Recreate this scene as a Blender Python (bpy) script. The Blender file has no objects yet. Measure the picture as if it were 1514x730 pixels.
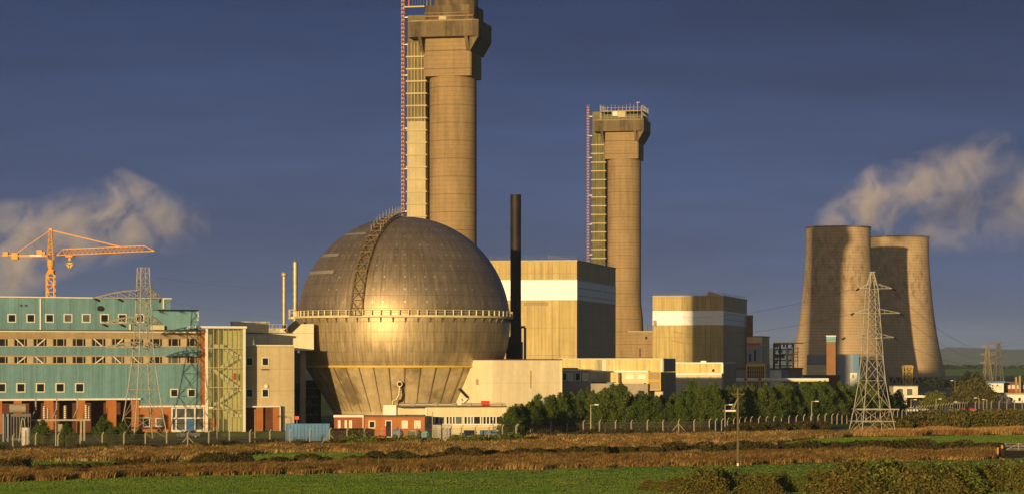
import bpy, math, random
import numpy as np
from mathutils import Vector
random.seed(7); rng = np.random.default_rng(7)
SC = bpy.context.scene; COL = SC.collection
R = math.radians
# photograph geometry: level lens, eye 14.2 m above the site, horizon at row 533 of 730
FOC, CX, CY, EYE = 3937.0, 757.0, 533.0, 14.2
SUN_AZ, SUN_EL = R(19.4), R(4.1)      # sun behind the left shoulder, low

def X(px, D): return (px - CX) / FOC * D
def Z(py, D): return EYE - (py - CY) / FOC * D
def DG(py): return EYE * FOC / (py - CY)

def pad(x, y):      # low made-up ground in front of the offices, ramping up along their facade line
    v = -(x - X(300, 507)) * math.sin(R(25)) + (y - 507) * math.cos(R(25))
    a = min(1, max(0, (v + 10) / 5)); b = min(1, max(0, (-32 - x) / 5))
    a = a * a * (3 - 2 * a); b = b * b * (3 - 2 * b)
    return .75 * a * b

class Frame:
    """local axes of a building: u along its front, v into its depth"""
    def __init__(s, px, D, yaw=0.0):
        s.o = Vector((X(px, D), D, 0)); s.yaw = R(yaw)
        s.ux, s.uy = math.cos(s.yaw), math.sin(s.yaw)
        s.vx, s.vy = -s.uy, s.ux
    def u(s, px, v=0.0):
        k = (px - CX) / FOC
        return (k * (s.o.y + v * s.vy) - (s.o.x + v * s.vx)) / (s.ux - k * s.uy)
    def z(s, py, u, v=0.0):
        return Z(py, s.o.y + u * s.uy + v * s.vy)
    def p(s, px, py, v=0.0):
        u = s.u(px, v); return Vector((u, v, s.z(py, u, v)))
    def world(s, u, v):
        return (s.o.x + u * s.ux + v * s.vx, s.o.y + u * s.uy + v * s.vy)

class MB:
    def __init__(s): s.v = []; s.f = []
    def add(s, vs, fs):
        n = len(s.v); s.v += [tuple(a) for a in vs]; s.f += [tuple(i + n for i in f) for f in fs]; return s
    def box(s, u0, u1, v0, v1, z0, z1):
        if u0 > u1: u0, u1 = u1, u0
        if z0 > z1: z0, z1 = z1, z0
        return s.add([(u0,v0,z0),(u1,v0,z0),(u1,v1,z0),(u0,v1,z0),(u0,v0,z1),(u1,v0,z1),(u1,v1,z1),(u0,v1,z1)],
              [(0,3,2,1),(4,5,6,7),(0,1,5,4),(1,2,6,5),(2,3,7,6),(3,0,4,7)])
    def pbox(s, F, x0, y0, x1, y1, v0, v1, z0=None):
        u0, u1 = F.u(x0, v0), F.u(x1, v0); um = (u0 + u1) / 2
        zb = F.z(y1, um, v0) if z0 is None else z0
        return s.box(u0, u1, v0, v1, zb, F.z(y0, um, v0))
    def frame(s, F, x0, y0, x1, y1, v0, v1, w=1.3):
        u0, u1 = F.u(x0, v0), F.u(x1, v0); um = (u0 + u1) / 2
        z0, z1 = F.z(y1, um, v0), F.z(y0, um, v0); t = w * F.o.y / FOC
        s.box(u0, u1, v0, v1, z1 - t, z1); s.box(u0, u1, v0, v1, z0, z0 + t)
        s.box(u0, u0 + t, v0 + .002, v1, z0 + t, z1 - t); s.box(u1 - t, u1, v0 + .002, v1, z0 + t, z1 - t); return s
    def bar(s, p, q, w, w2=None):
        p, q = Vector(p), Vector(q); d = (q - p)
        if d.length < 1e-6: return s
        d.normalize(); a = d.cross(Vector((0, 0, 1)))
        if a.length < .05: a = d.cross(Vector((1, 0, 0)))
        a.normalize(); b = d.cross(a); w2 = w if w2 is None else w2
        vs = [c + a * i * k / 2 + b * j * k / 2 for c, k in ((p, w), (q, w2)) for i, j in ((-1,-1),(1,-1),(1,1),(-1,1))]
        return s.add(vs, [(0,3,2,1),(4,5,6,7),(0,1,5,4),(1,2,6,5),(2,3,7,6),(3,0,4,7)])
    def tube(s, p, q, r0, r1=None, n=12, cap=True):
        p, q = Vector(p), Vector(q); d = (q - p).normalized(); r1 = r0 if r1 is None else r1
        a = d.cross(Vector((0, 0, 1)))
        if a.length < .05: a = d.cross(Vector((1, 0, 0)))
        a.normalize(); b = d.cross(a)
        vs = []
        for c, r in ((p, r0), (q, r1)):
            vs += [c + (a * math.cos(2*math.pi*i/n) + b * math.sin(2*math.pi*i/n)) * r for i in range(n)]
        fs = [(i, (i+1) % n, n + (i+1) % n, n + i) for i in range(n)]
        if cap: fs += [tuple(range(n))[::-1], tuple(range(n, 2*n))]
        return s.add(vs, fs)
    def path(s, pts, r, n=8):
        for a, b in zip(pts[:-1], pts[1:]): s.tube(a, b, r, n=n)
        return s
    def lathe(s, prof, n=48, c=(0, 0), cap0=False, cap1=False):
        vs = []; m = len(prof)
        for r, z in prof:
            vs += [(c[0] + r * math.cos(2*math.pi*i/n), c[1] + r * math.sin(2*math.pi*i/n), z) for i in range(n)]
        fs = []
        for k in range(m - 1):
            for i in range(n):
                j = (i + 1) % n; fs.append((k*n+i, k*n+j, (k+1)*n+j, (k+1)*n+i))
        if cap0: fs.append(tuple(range(n))[::-1])
        if cap1: fs.append(tuple(range((m-1)*n, m*n)))
        return s.add(vs, fs)
    def prism(s, poly, z0, z1):
        n = len(poly)
        vs = [(x, y, z0) for x, y in poly] + [(x, y, z1) for x, y in poly]
        fs = [(i, (i+1) % n, n + (i+1) % n, n + i) for i in range(n)] + [tuple(range(n))[::-1], tuple(range(n, 2*n))]
        return s.add(vs, fs)
    def vprism(s, poly, v0, v1):      # polygon in (u, z) pushed along v
        n = len(poly)
        vs = [(x, v0, z) for x, z in poly] + [(x, v1, z) for x, z in poly]
        fs = [(i, (i+1) % n, n + (i+1) % n, n + i) for i in range(n)] + [tuple(range(n))[::-1], tuple(range(n, 2*n))]
        return s.add(vs, fs)
    def ball(s, c, rx, ry=None, rz=None, n=12, m=8):
        ry = rx if ry is None else ry; rz = rx if rz is None else rz
        vs = []
        for k in range(m + 1):
            t = math.pi * k / m
            for i in range(n):
                a = 2*math.pi*i/n; vs.append((c[0]+rx*math.sin(t)*math.cos(a), c[1]+ry*math.sin(t)*math.sin(a), c[2]-rz*math.cos(t)))
        return s.add(vs, [(k*n+i, k*n+(i+1)%n, (k+1)*n+(i+1)%n, (k+1)*n+i) for k in range(m) for i in range(n)])
    def build(s, name, m, parent=None, smooth=None, label=None):
        me = bpy.data.meshes.new(name); me.from_pydata(s.v, [], s.f); me.update()
        return link(name, me, m, parent, smooth, label)

def link(name, me, m, parent=None, smooth=None, label=None):
    import bmesh
    if len(me.polygons) < 20000 and smooth != 'raw':
        bm = bmesh.new(); bm.from_mesh(me); bmesh.ops.recalc_face_normals(bm, faces=bm.faces); bm.to_mesh(me); bm.free()
    me.materials.clear(); me.materials.append(m)
    if smooth and smooth != 'raw':
        me.shade_smooth(); 
        try: me.set_sharp_from_angle(angle=R(smooth))
        except Exception: pass
    o = bpy.data.objects.new(name, me); COL.objects.link(o)
    if parent: o.parent = parent
    if label: o['label'] = label
    return o

def thing(name, label, cat, loc=(0,0,0), rot=0.0, group=None):
    o = bpy.data.objects.new(name, None); COL.objects.link(o); o.location = loc; o.rotation_euler = (0, 0, rot)
    o.empty_display_size = .5
    return tag(o, label, cat, group)
def fthing(name, label, cat, F, group=None): return thing(name, label, cat, F.o, F.yaw, group)
def tag(o, label, cat, group=None, kind=None):
    if label: o['label'] = label
    if cat: o['category'] = cat
    if group: o['group'] = group
    if kind: o['kind'] = kind
    return o
def structure(o, label=None): o['kind'] = 'structure'; 
def dup(root, loc, rotz, label=None, group=None, scale=1.0):
    kids = [o for o in bpy.data.objects if o.parent == root]
    r = root.copy(); COL.objects.link(r); r.location = loc; r.rotation_euler = (0, 0, rotz); r.scale = (scale,)*3 if not isinstance(scale, tuple) else scale
    if label: r['label'] = label
    if group: r['group'] = group
    for ch in kids:
        c = ch.copy(); COL.objects.link(c); c.parent = r
        for g in [o for o in bpy.data.objects if o.parent == ch]:
            d = g.copy(); COL.objects.link(d); d.parent = c
    return r

# ---------------------------------------------------------------- materials
class NT:
    def __init__(s, nt): s.t = nt; nt.nodes.clear()
    def n(s, typ, **kw):
        x = s.t.nodes.new(typ)
        for k, v in kw.items():
            if k.startswith('i_'): x.inputs[int(k[2:])].default_value = v
            else: setattr(x, k, v)
        return x
    def l(s, a, b): s.t.links.new(a, b)
    def math(s, op, a, b=None, c=None):
        x = s.n('ShaderNodeMath', operation=op)
        for i, q in enumerate((a, b, c)):
            if q is None: continue
            if isinstance(q, (int, float)): x.inputs[i].default_value = q
            else: s.l(q, x.inputs[i])
        return x.outputs[0]
    def noise(s, co, scale, detail=4, rough=.6, mul=None):
        if mul:
            m = s.n('ShaderNodeVectorMath', operation='MULTIPLY'); s.l(co, m.inputs[0]); m.inputs[1].default_value = mul; co = m.outputs[0]
        x = s.n('ShaderNodeTexNoise'); s.l(co, x.inputs['Vector'])
        x.inputs['Scale'].default_value = scale; x.inputs['Detail'].default_value = detail; x.inputs['Roughness'].default_value = rough
        return x.outputs[0]
    def rng(s, a, f0, f1, t0, t1):
        x = s.n('ShaderNodeMapRange'); s.l(a, x.inputs[0])
        for i, q in enumerate((f0, f1, t0, t1)): x.inputs[i+1].default_value = q
        return x.outputs[0]
    def mix(s, fac, a, b):
        x = s.n('ShaderNodeMix', data_type='RGBA')
        for i, q in ((0, fac), (6, a), (7, b)):
            if isinstance(q, (int, float)): x.inputs[i].default_value = q
            elif isinstance(q, tuple): x.inputs[i].default_value = q if len(q) == 4 else q + (1,)
            else: s.l(q, x.inputs[i])
        return x.outputs[2]
    def scale(s, col, f):
        x = s.n('ShaderNodeVectorMath', operation='SCALE')
        if isinstance(col, tuple): x.inputs[0].default_value = col[:3]
        else: s.l(col, x.inputs[0])
        if isinstance(f, (int, float)): x.inputs[3].default_value = f
        else: s.l(f, x.inputs[3])
        return x.outputs[0]

MATS = {}
def mat(name, col, rough=.85, metal=0.0, var=.22, scale=.25, streak=0.0, sscale=.8, lines=(), spec=.3, island=0.0, stain=None, gain=1.0, bump=0.0):
    """col scaled by soft noise, vertical run-off streaks, panel joints; stain=(colour, scale, threshold)"""
    m = bpy.data.materials.new(name); m.use_nodes = True; t = NT(m.node_tree)
    out = t.n('ShaderNodeOutputMaterial'); b = t.n('ShaderNodeBsdfPrincipled'); t.l(b.outputs[0], out.inputs[0])
    co = t.n('ShaderNodeTexCoord').outputs['Object']
    f = t.rng(t.noise(co, scale, 5), .25, .75, 1 - var, 1 + var)
    f = t.math('MULTIPLY', f, t.rng(t.noise(co, scale * 9, 3), .25, .75, 1 - var * .5, 1 + var * .5))
    if streak:
        f = t.math('MULTIPLY', f, t.rng(t.noise(co, sscale, 4, .65, (1, 1, .05)), .3, .7, 1 - streak, 1 + streak * .6))
    if lines:
        sp = t.n('ShaderNodeSeparateXYZ'); t.l(co, sp.inputs[0])
        h = t.math('ADD', sp.outputs[0], sp.outputs[1])
        for ax, per, wid, dark in lines:
            q = {'x': sp.outputs[0], 'y': sp.outputs[1], 'z': sp.outputs[2], 'h': h}[ax]
            k = t.math('LESS_THAN', t.math('FRACT', t.math('DIVIDE', q, per)), wid)
            f = t.math('MULTIPLY', f, t.math('SUBTRACT', 1.0, t.math('MULTIPLY', k, dark)))
    if island:
        g = t.n('ShaderNodeNewGeometry')
        f = t.math('MULTIPLY', f, t.rng(g.outputs['Random Per Island'], 0, 1, 1 - island, 1 + island))
    c = tuple(col)
    if stain:
        sf = t.rng(t.noise(co, stain[1], 5, .65, stain[3] if len(stain) > 3 else None), stain[2] - .06, stain[2] + .1, 0, 1)
        c = t.mix(sf, tuple(col), tuple(stain[0]))
    c = t.scale(c, f); t.l(c, b.inputs['Base Color'])
    b.inputs['Roughness'].default_value = rough; b.inputs['Metallic'].default_value = metal
    b.inputs['Specular IOR Level'].default_value = spec
    if bump:
        bp = t.n('ShaderNodeBump'); bp.inputs['Strength'].default_value = bump; bp.inputs['Distance'].default_value = .1
        t.l(f, bp.inputs['Height']); t.l(bp.outputs[0], b.inputs['Normal'])
    MATS[name] = m; return m

M_teal = mat('teal_cladding', (.15,.29,.335), .55, var=.17, scale=.10, streak=.22, sscale=1.2, lines=(('x',.62,.10,.16),('x',4.96,.02,.3)), spec=.3)
M_tealpale = mat('pale_teal_cladding', (.17,.34,.38), .6, var=.1, streak=.12, lines=(('h',.5,.12,.15),))
M_white = mat('white_paint', (.74,.72,.66), .55, var=.08, scale=.6)
M_frame = mat('window_frame_paint', (.68,.65,.55), .5, var=.06)
M_glass = mat('dark_window_glass', (.018,.02,.022), .12, var=.3, scale=.8, spec=.5)
M_glassg = mat('grey_window_glass', (.10,.11,.11), .2, var=.4, scale=.6, spec=.6)
M_glassl = mat('painted_reflection_pane', (.62,.58,.48), .4, var=.2, scale=1.5)  # pale pane colour stands in for sun reflected in the glass
M_tan = mat('tan_fascia', (.36,.27,.15), .8, var=.15, lines=(('x',.9,.05,.25),), streak=.12)
M_column = mat('pale_column', (.47,.38,.25), .8, var=.12, streak=.15)
M_roof = mat('grey_roof_felt', (.11,.105,.11), .9, var=.2)
M_brick = mat('orange_brick', (.42,.155,.045), .9, var=.16, scale=.5, lines=(('z',.3,.12,.22),), streak=.1)
M_brickbrown = mat('brown_brick', (.27,.135,.065), .9, var=.16, lines=(('z',.9,.1,.15),), streak=.12)
M_brickred = mat('red_brick', (.27,.085,.04), .9, var=.2, scale=.5, lines=(('z',.3,.12,.2),('x',.6,.08,.14)))
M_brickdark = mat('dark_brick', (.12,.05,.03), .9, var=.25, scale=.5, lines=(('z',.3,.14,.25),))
M_cream = mat('cream_panel', (.55,.45,.27), .85, var=.10, scale=.15, streak=.12, lines=(('x',2.6,.02,.3),('z',4.2,.02,.35)))
M_creamw = mat('pale_cream_panel', (.70,.61,.42), .8, var=.10, scale=.12, streak=.13, lines=(('h',3.3,.016,.28),('z',4.9,.014,.22)))
M_creamwall = mat('cream_render', (.64,.55,.36), .85, var=.08, scale=.4, streak=.08)
M_grey = mat('grey_panel', (.33,.285,.225), .8, var=.15, streak=.15)
M_greyend = mat('shade_warmed_weathered_sheet', (.47,.36,.24), .9, var=.18, streak=.25, spec=.1, lines=(('y',1.0,.12,.15),))  # grey end sheet warmed and lightened to offset blue shade, plus run-off streaks
M_greyblue = mat('grey_blue_sheet', (.23,.26,.32), .6, var=.1, streak=.1, lines=(('h',1.0,.1,.15),))
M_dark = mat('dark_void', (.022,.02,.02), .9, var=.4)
M_soot = mat('black_steel', (.014,.012,.012), .6, var=.35, scale=.15, streak=.3, stain=((.045,.022,.014), .12, .56))
M_steel = mat('galvanised_steel', (.34,.315,.26), .6, metal=.0, var=.2, scale=.5)
M_darksteel = mat('dull_steel', (.13,.12,.11), .6, var=.3, scale=.5)
M_pipe = mat('bright_metal_pipe', (.44,.37,.26), .5, metal=.45, var=.15)
M_walk = mat('walkway_cream_paint', (.62,.55,.33), .6, var=.15, scale=.5)
M_yellow = mat('yellow_paint', (.60,.40,.05), .6, var=.15)
M_crane = mat('orange_crane_paint', (.66,.315,.055), .55, var=.1)
M_red = mat('red_paint', (.55,.05,.025), .5, var=.1)
M_blue = mat('blue_container_paint', (.07,.20,.40), .55, var=.14, scale=.4, streak=.2, stain=((.06,.12,.2), .5, .62))
M_bluedoor = mat('blue_door_paint', (.06,.17,.42), .5, var=.1)
M_rubber = mat('black_rubber', (.02,.02,.02), .8)
M_wood = mat('weathered_pole_wood', (.12,.10,.05), .9, var=.2, scale=1, streak=.2, sscale=6)
M_concpost = mat('concrete_post', (.36,.31,.20), .9, var=.2, scale=2)
M_ins = mat('brown_porcelain', (.16,.05,.03), .3, var=.2)
M_tank = mat('pale_tank_paint', (.5,.46,.42), .6, var=.2, streak=.25)
M_wire = mat('conductor_wire', (.10,.10,.11), .6)
HAZE = 4.5e-5; SKY = .11; SUNE = 5.0; SUNC = (1.0, .71, .33); EXPO = 0.15
CLOUD_LO = (.68, 1.0, 2.02); CLOUD_HI = (.22, .375, 1.0)
# ---------------------------------------------------------------- teal office building
F1 = Frame(300, 507, 25.0); PADZ = .75
def window(F, x0, y0, x1, y1, v, parent, glass=None, w=1.5, mull=(), name='window', fm=None):
    b = MB().frame(F, x0, y0, x1, y1, v - .12, v + .06, w)
    for mx in mull: b.pbox(F, mx - .5, y0 + w, mx + .5, y1 - w, v - .10, v + .05)
    o = b.build(name, fm or M_frame, parent)
    MB().pbox(F, x0 + w*.8, y0 + w*.8, x1 - w*.8, y1 - w*.8, v - .03, v + .02).build('pane', glass or M_glass, o)
    return o

T = fthing('office_building', 'long teal clad office block with rows of square windows above brick pillars', 'building', F1)
MB().pbox(F1, -30, 489, 297, 588, .35, 15).build('wall', M_column, T)
MB().pbox(F1, -30, 538, 208, 588, 0, .34).pbox(F1, 208, 538, 297, 598, .004, .34).build('lower_cladding', M_teal, T)
MB().pbox(F1, -30, 512.3, 297, 525, 0, .34).build('middle_cladding', M_teal, T)
MB().pbox(F1, -30, 490.6, 298, 499.6, -.05, .33).build('fascia', M_tan, T)
MB().pbox(F1, -30, 489.2, 299, 490.6, -.25, .3).build('gutter', M_white, T)
MB().pbox(F1, -30, 487.0, 299, 489.1, .3, 15.3).build('roof', M_roof, T)
MB().pbox(F1, -30, 524.7, 297, 525.9, -.06, .3).pbox(F1, -30, 537, 297, 538.1, -.06, .3).pbox(F1, -30, 511.6, 297, 512.6, -.06, .3).build('sill', M_tan, T)
cols = [-12, 16.5, 45, 74, 103, 131.5, 161, 189, 217, 244.5, 272, 296]
for row, (y0, y1) in enumerate(((499.6, 511.6), (526, 537))):
    for k in range(len(cols) - 1):
        a, c = cols[k] + 4, cols[k+1] - 4
        g = M_glass if random.random() < .75 else M_glassg
        o = window(F1, a, y0, c, y1, .30, T, g, .9, (a + (c-a)*.28, a + (c-a)*.78), fm=M_column)
        if k > 0:
            MB().pbox(F1, cols[k] - 4, y0, cols[k] + 4, y1, .1, .34).build('column', M_column, T)
        d = {(0,1):1,(0,2):-1,(0,5):1,(0,6):-1,(1,1):-1,(1,2):1,(1,5):-1,(1,6):1,(1,7):1}.get((row, k))
        if d:
            p, q = (F1.p(a+3, y0+.5, .1), F1.p(c-6, y1-.3, .1)) if d > 0 else (F1.p(a+5, y1-.3, .1), F1.p(c-3, y0+.5, .1))
            MB().bar(p, q, .2).build('brace', M_frame, T)
# undercroft
MB().pbox(F1, -30, 588.4, 208.4, 591.2, -.5, 5).build('canopy', M_white, T)
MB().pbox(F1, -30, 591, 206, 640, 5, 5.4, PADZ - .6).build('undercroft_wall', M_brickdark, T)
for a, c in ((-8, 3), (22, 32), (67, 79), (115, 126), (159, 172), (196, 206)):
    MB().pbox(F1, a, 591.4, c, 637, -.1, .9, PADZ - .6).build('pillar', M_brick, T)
# ground floor entrance
MB().pbox(F1, 206.5, 598.6, 306, 601.2, -.45, .34).build('canopy', M_white, T)
b = MB().pbox(F1, 206.5, 601.4, 254, 637, .05, 6, PADZ - .6); b.build('brick_wall', M_brick, T)
MB().pbox(F1, 208, 596, 254, 598.4, -.02, .34).build('soffit_band', M_greyblue, T)
window(F1, 211, 616, 222, 631, .05, T); window(F1, 230, 617, 242, 630, .05, T, M_glassg)
en = MB()
for x in (254.5, 260.6, 274.6, 288.3, 301.5): en.pbox(F1, x - .9, 602, x + .9, 636.5, -.05, .2)
en.pbox(F1, 254, 601.4, 302, 603.2, -.06, .2).pbox(F1, 254, 616.4, 302, 618.2, -.06, .2).pbox(F1, 254, 634.6, 302, 637, -.06, .2, PADZ-.3)
eo = en.build('entrance_glazing', M_white, T)
MB().pbox(F1, 254, 602, 302, 637, .1, .16).build('pane', M_glassg, eo)
MB().pbox(F1, 277, 619, 287, 636.5, -.12, .08, PADZ-.2).build('door', M_bluedoor, T)
MB().pbox(F1, 302, 601.4, 306, 637, -.1, .5, PADZ-.6).build('brick_wall', M_brick, T)
MB().pbox(F1, 297, 487, 305.5, 598.4, -.2, 8).build('brick_pier', M_brick, T)
for x in (257.8, 283.5): window(F1, x - 6, 574, x + 6, 586.5, 0, T)
for x, g in ((2.5, M_glass), (31, M_glass), (60, M_glass), (89, M_glass), (118, M_glass), (-26, M_glass)): window(F1, x - 6.8, 565.5, x + 6.8, 579.5, 0, T, g)
# upper storey
VU = 4.0
MB().pbox(F1, -30, 440.5, 252, 487, VU, 17).build('upper_storey', M_teal, T)
MB().pbox(F1, -32, 438.8, 254, 440.4, VU - .35, 17.2).build('roof_trim', M_white, T)
for i, x in enumerate((-10, 17.7, 45.7, 73.5, 100.7, 127.7, 154.7, 181, 207)): window(F1, x - 6.5, 463.5, x + 6.5, 476.5, VU, T, M_glassg if i in (4, 5) else M_glass)
for x, y0, y1 in ((60, 440.6, 487), (192.5, 478, 487), (242, 441, 456)): MB().pbox(F1, x - .9, y0, x + .9, y1, VU - .25, VU - .02).build('downpipe', M_white, T)
o = F1.p(147, 456, VU - .05); MB().tube(o, o + Vector((0, -.5, .1)), .45, .5).build('vent', M_dark, T)
for x in (29.5, 36.5): o = F1.p(x, 451, VU - .05); MB().tube(o, o + Vector((0, -.35, 0)), .17).build('vent', M_darksteel, T)
MB().pbox(F1, 234.5, 459, 293, 487, .8, 12).build('roof_plant_room', M_tealpale, T)
MB().pbox(F1, 233.6, 457.2, 294.5, 458.9, .6, 12.2).build('roof_trim', M_roof, T)
MB().pbox(F1, 292.6, 459, 294, 474, .5, .78).build('downpipe', M_white, T)
MB().pbox(F1, 224, 480.5, 243, 487, -.0, .78).build('roof_box', M_creamwall, T)

# ---------------------------------------------------------------- glazed stair tower
S = fthing('stair_tower', 'tall glazed stair tower showing zigzag white stairs behind green glass', 'stair tower', F1)
VS = -3.3
M_stairwall = mat('yellow_stair_wall', (.66,.62,.42), .8, var=.15, scale=.3)
def glassmat():
    m = bpy.data.materials.new('green_tinted_glazing'); m.use_nodes = True; t = NT(m.node_tree)
    out = t.n('ShaderNodeOutputMaterial'); a = t.n('ShaderNodeBsdfTransparent'); a.inputs[0].default_value = (.94,.96,.86,1)
    g = t.n('ShaderNodeBsdfPrincipled'); g.inputs['Base Color'].default_value = (.28,.3,.17,1); g.inputs['Roughness'].default_value = .15
    mx = t.n('ShaderNodeMixShader'); mx.inputs[0].default_value = .14
    t.l(a.outputs[0], mx.inputs[1]); t.l(g.outputs[0], mx.inputs[2]); t.l(mx.outputs[0], out.inputs[0]); return m
M_green = glassmat()
MB().pbox(F1, 308, 486, 361, 638, VS + 2.9, VS + 3.1, PADZ-.6).build('back_wall', M_stairwall, S)
MB().pbox(F1, 308, 486, 327, 638, VS + 2.5, VS + 2.7, PADZ-.6).build('lift_shaft', mat('olive_panel', (.30,.29,.15), .7), S)
MB().pbox(F1, 289, 481.6, 365, 484.8, VS - .9, VS + 9).build('roof', M_white, S)
for a, c in ((304.2, 307.6), (360, 363.2)): MB().pbox(F1, a, 484.9, c, 638, VS - .1, VS + .35, PADZ-.6).build('corner_post', M_white, S)
MB().pbox(F1, 360.4, 485, 363, 638, VS + .36, VS + 8, PADZ-.6).build('side_wall', M_creamwall, S)
MB().pbox(F1, 307.7, 486, 359.9, 636, VS + .12, VS + .16).build('glazing', M_green, S)
mu = MB()
for i, x in enumerate(np.linspace(316, 352, 6)): mu.pbox(F1, x - .35, 485, x + .35, 637, VS - .02, VS + .1)
for y in (514, 543, 572, 604): mu.pbox(F1, 307.7, y - .5, 359.9, y + .5, VS - .03, VS + .09)
mu.build('mullion', M_column, S)
def sp(x, y): return F1.p(280 + x / 3.65, 460 + y / 3.65, VS + 2.1)
for pts in (((112,185),(185,187)), ((185,197),(262,247)), ((262,243),(160,310)), ((115,320),(145,322)), ((140,325),(262,415)), ((262,412),(160,485)), ((115,497),(162,497)), ((160,500),(245,556)), ((240,247),(300,247)), ((240,418),(300,418)), ((220,560),(300,562))):
    MB().bar(sp(*pts[0]), sp(*pts[1]), .62).build('stair_flight', M_white, S)
MB().pbox(F1, 343, 551, 349, 561, VS + 1.4, VS + 1.2).build('red_panel', M_red, S)
MB().pbox(F1, 309, 618, 325, 636, VS+.6, VS+1.2).build('lobby_wall', M_brick, S)

# ---------------------------------------------------------------- cream block
C = fthing('cream_office_block', 'plain cream panelled block with four small windows and brick garage doors', 'building', F1)
MB().pbox(F1, 306, 511, 435, 637, .3, 9, PADZ-.6).build('wall', M_cream, C)
MB().pbox(F1, 305.5, 509.2, 436.5, 511, .0, 9.3).build('roof', M_white, C)
for x in (369, 392.5):
    for y in (534, 580.5): window(F1, x - 5.5, y - 6.5, x + 5.5, y + 6.5, .3, C)
MB().pbox(F1, 387, 545, 398, 546.6, .1, .28).build('vent', M_ins, C)
o = F1.p(394, 570.5, .2); MB().ball(o, .42, .3, .42).build('wall_lamp', M_white, C)
MB().pbox(F1, 363.5, 599.4, 414, 601.4, -1.2, .28).build('canopy', M_white, C)
for a, c in ((380, 389), (405.5, 413.5)): MB().pbox(F1, a, 601.6, c, 637, -.9, .28, PADZ-.6).build('brick_pier', M_brick, C)
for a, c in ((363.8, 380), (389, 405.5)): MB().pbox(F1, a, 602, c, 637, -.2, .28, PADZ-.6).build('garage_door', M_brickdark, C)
MB().pbox(F1, 413.8, 600, 415, 637, -1.1, -.95, PADZ-.4).build('downpipe', M_white, C)

# ---------------------------------------------------------------- link block between the offices and the dome
FL = Frame(440, 528, 8)
L = fthing('link_building', 'beige elevated link block joining the steel dome with a dark covered conveyor', 'building', FL)
MB().pbox(FL, 352, 492.5, 464, 517.5, 0, 9).build('wall', M_creamw, L)
MB().vprism([tuple((FL.p(x, y)[0], FL.p(x, y)[2])) for x, y in ((431.5,492.3),(446,478.5),(464,478.5),(464,492.3))], .02, 8).build('upper_wall', M_creamw, L)
MB().pbox(FL, 352, 491.2, 432, 492.4, -.3, 9.2).build('roof_trim', M_roof, L)
MB().pbox(FL, 343, 476, 398, 486, 12, 20).build('roof_house', M_creamwall, L)
MB().pbox(FL, 342, 474.8, 399, 476, 11.8, 20.2).build('roof_trim', M_white, L)
MB().pbox(FL, 345, 485, 437, 492, 10, 18).build('rear_wall', M_creamw, L)
cv = MB()
a0, a1 = FL.p(424, 492, 3), FL.p(441, 477, 3)
cv.bar(a0, a1, 1.6).build('conveyor', M_dark, L)
rl = MB()
for x in np.linspace(398, 424, 6): rl.bar(FL.p(x, 491, 1), FL.p(x, 479, 1), .09)
rl.bar(FL.p(398, 479, 1), FL.p(424, 479, 1), .09).bar(FL.p(398, 485, 1), FL.p(424, 485, 1), .07).bar(FL.p(398, 490, 1), FL.p(404, 479, 1), .08).bar(FL.p(411, 490, 1), FL.p(417, 479, 1), .08)
rl.build('railing', M_steel, L)
for x in (366, 448): MB().pbox(FL, x-4, 517.6, x+4, 640, 3, 5, 0).build('support', M_grey, L)
FP = Frame(448, 572, 5)
P = fthing('pale_shed', 'pale shed seen in the gap between cream block and dome base', 'building', FP)
MB().pbox(FP, 400, 521, 470, 566, 0, 8, 0).build('wall', M_white, P)
MB().pbox(FP, 398, 563, 472, 567, -3, 0).build('canopy_roof', M_grey, P)
# dark pipework in the gap
PR = thing('pipework', 'dark tangle of pipes and vessels in the gap beside the dome base', 'pipework', (X(449, 550), 550, 0))
b = MB()
for x, r, top in ((-1.9, .3, 8.5), (-1.0, .6, 9.6), (0.1, .18, 10), (.8, .45, 8.2), (1.6, .25, 9), (2.3, .3, 7.5)):
    MB().tube((x, random.uniform(-.5,.5), .0), (x, random.uniform(-.5,.5), top), r, n=10).build('vessel', M_soot, PR)
b = MB()
for z in (3.2, 5.1, 6.9, 8.6): b.tube((-2.6, -.6, z), (3, -.6, z), .14, n=8)
b.tube((-2, -.9, 2), (1.4, -.9, 6), .1, n=6); b.build('pipe', M_darksteel, PR)
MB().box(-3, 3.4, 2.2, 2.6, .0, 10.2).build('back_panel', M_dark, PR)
# slim stacks
for px, y0, y1, r, bulb, lab in ((420, 404, 478, .36, True, 'slim metal stack with a round cap, shorter of the pair left of the dome'), (436.5, 387, 474, .46, False, 'slim ribbed metal stack, taller of the pair left of the dome')):
    D = 553; s = thing('vent_stack', lab, 'stack', (X(px, D), D, 0))
    zt, zb = Z(y0, D), Z(500, D) - 3
    b = MB()
    n = 26
    prof = [(r * (1 + (.16 if k % 2 else 0)), zb + (zt - zb) * k / n) for k in range(n + 1)]
    b.lathe(prof, 14, cap1=True, cap0=True); b.build('pipe', M_pipe, s, 30)
    if bulb: MB().ball((0, 0, zt - .2), .62, .62, .6).build('cap', M_pipe, s, 60)
    else: MB().tube((0, 0, zt), (0, 0, zt + .8), .2).build('cap', M_darksteel, s)
    MB().box(-1, 1, -1, 1, zb - 9.9, zb).build('base', M_grey, s)
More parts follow.
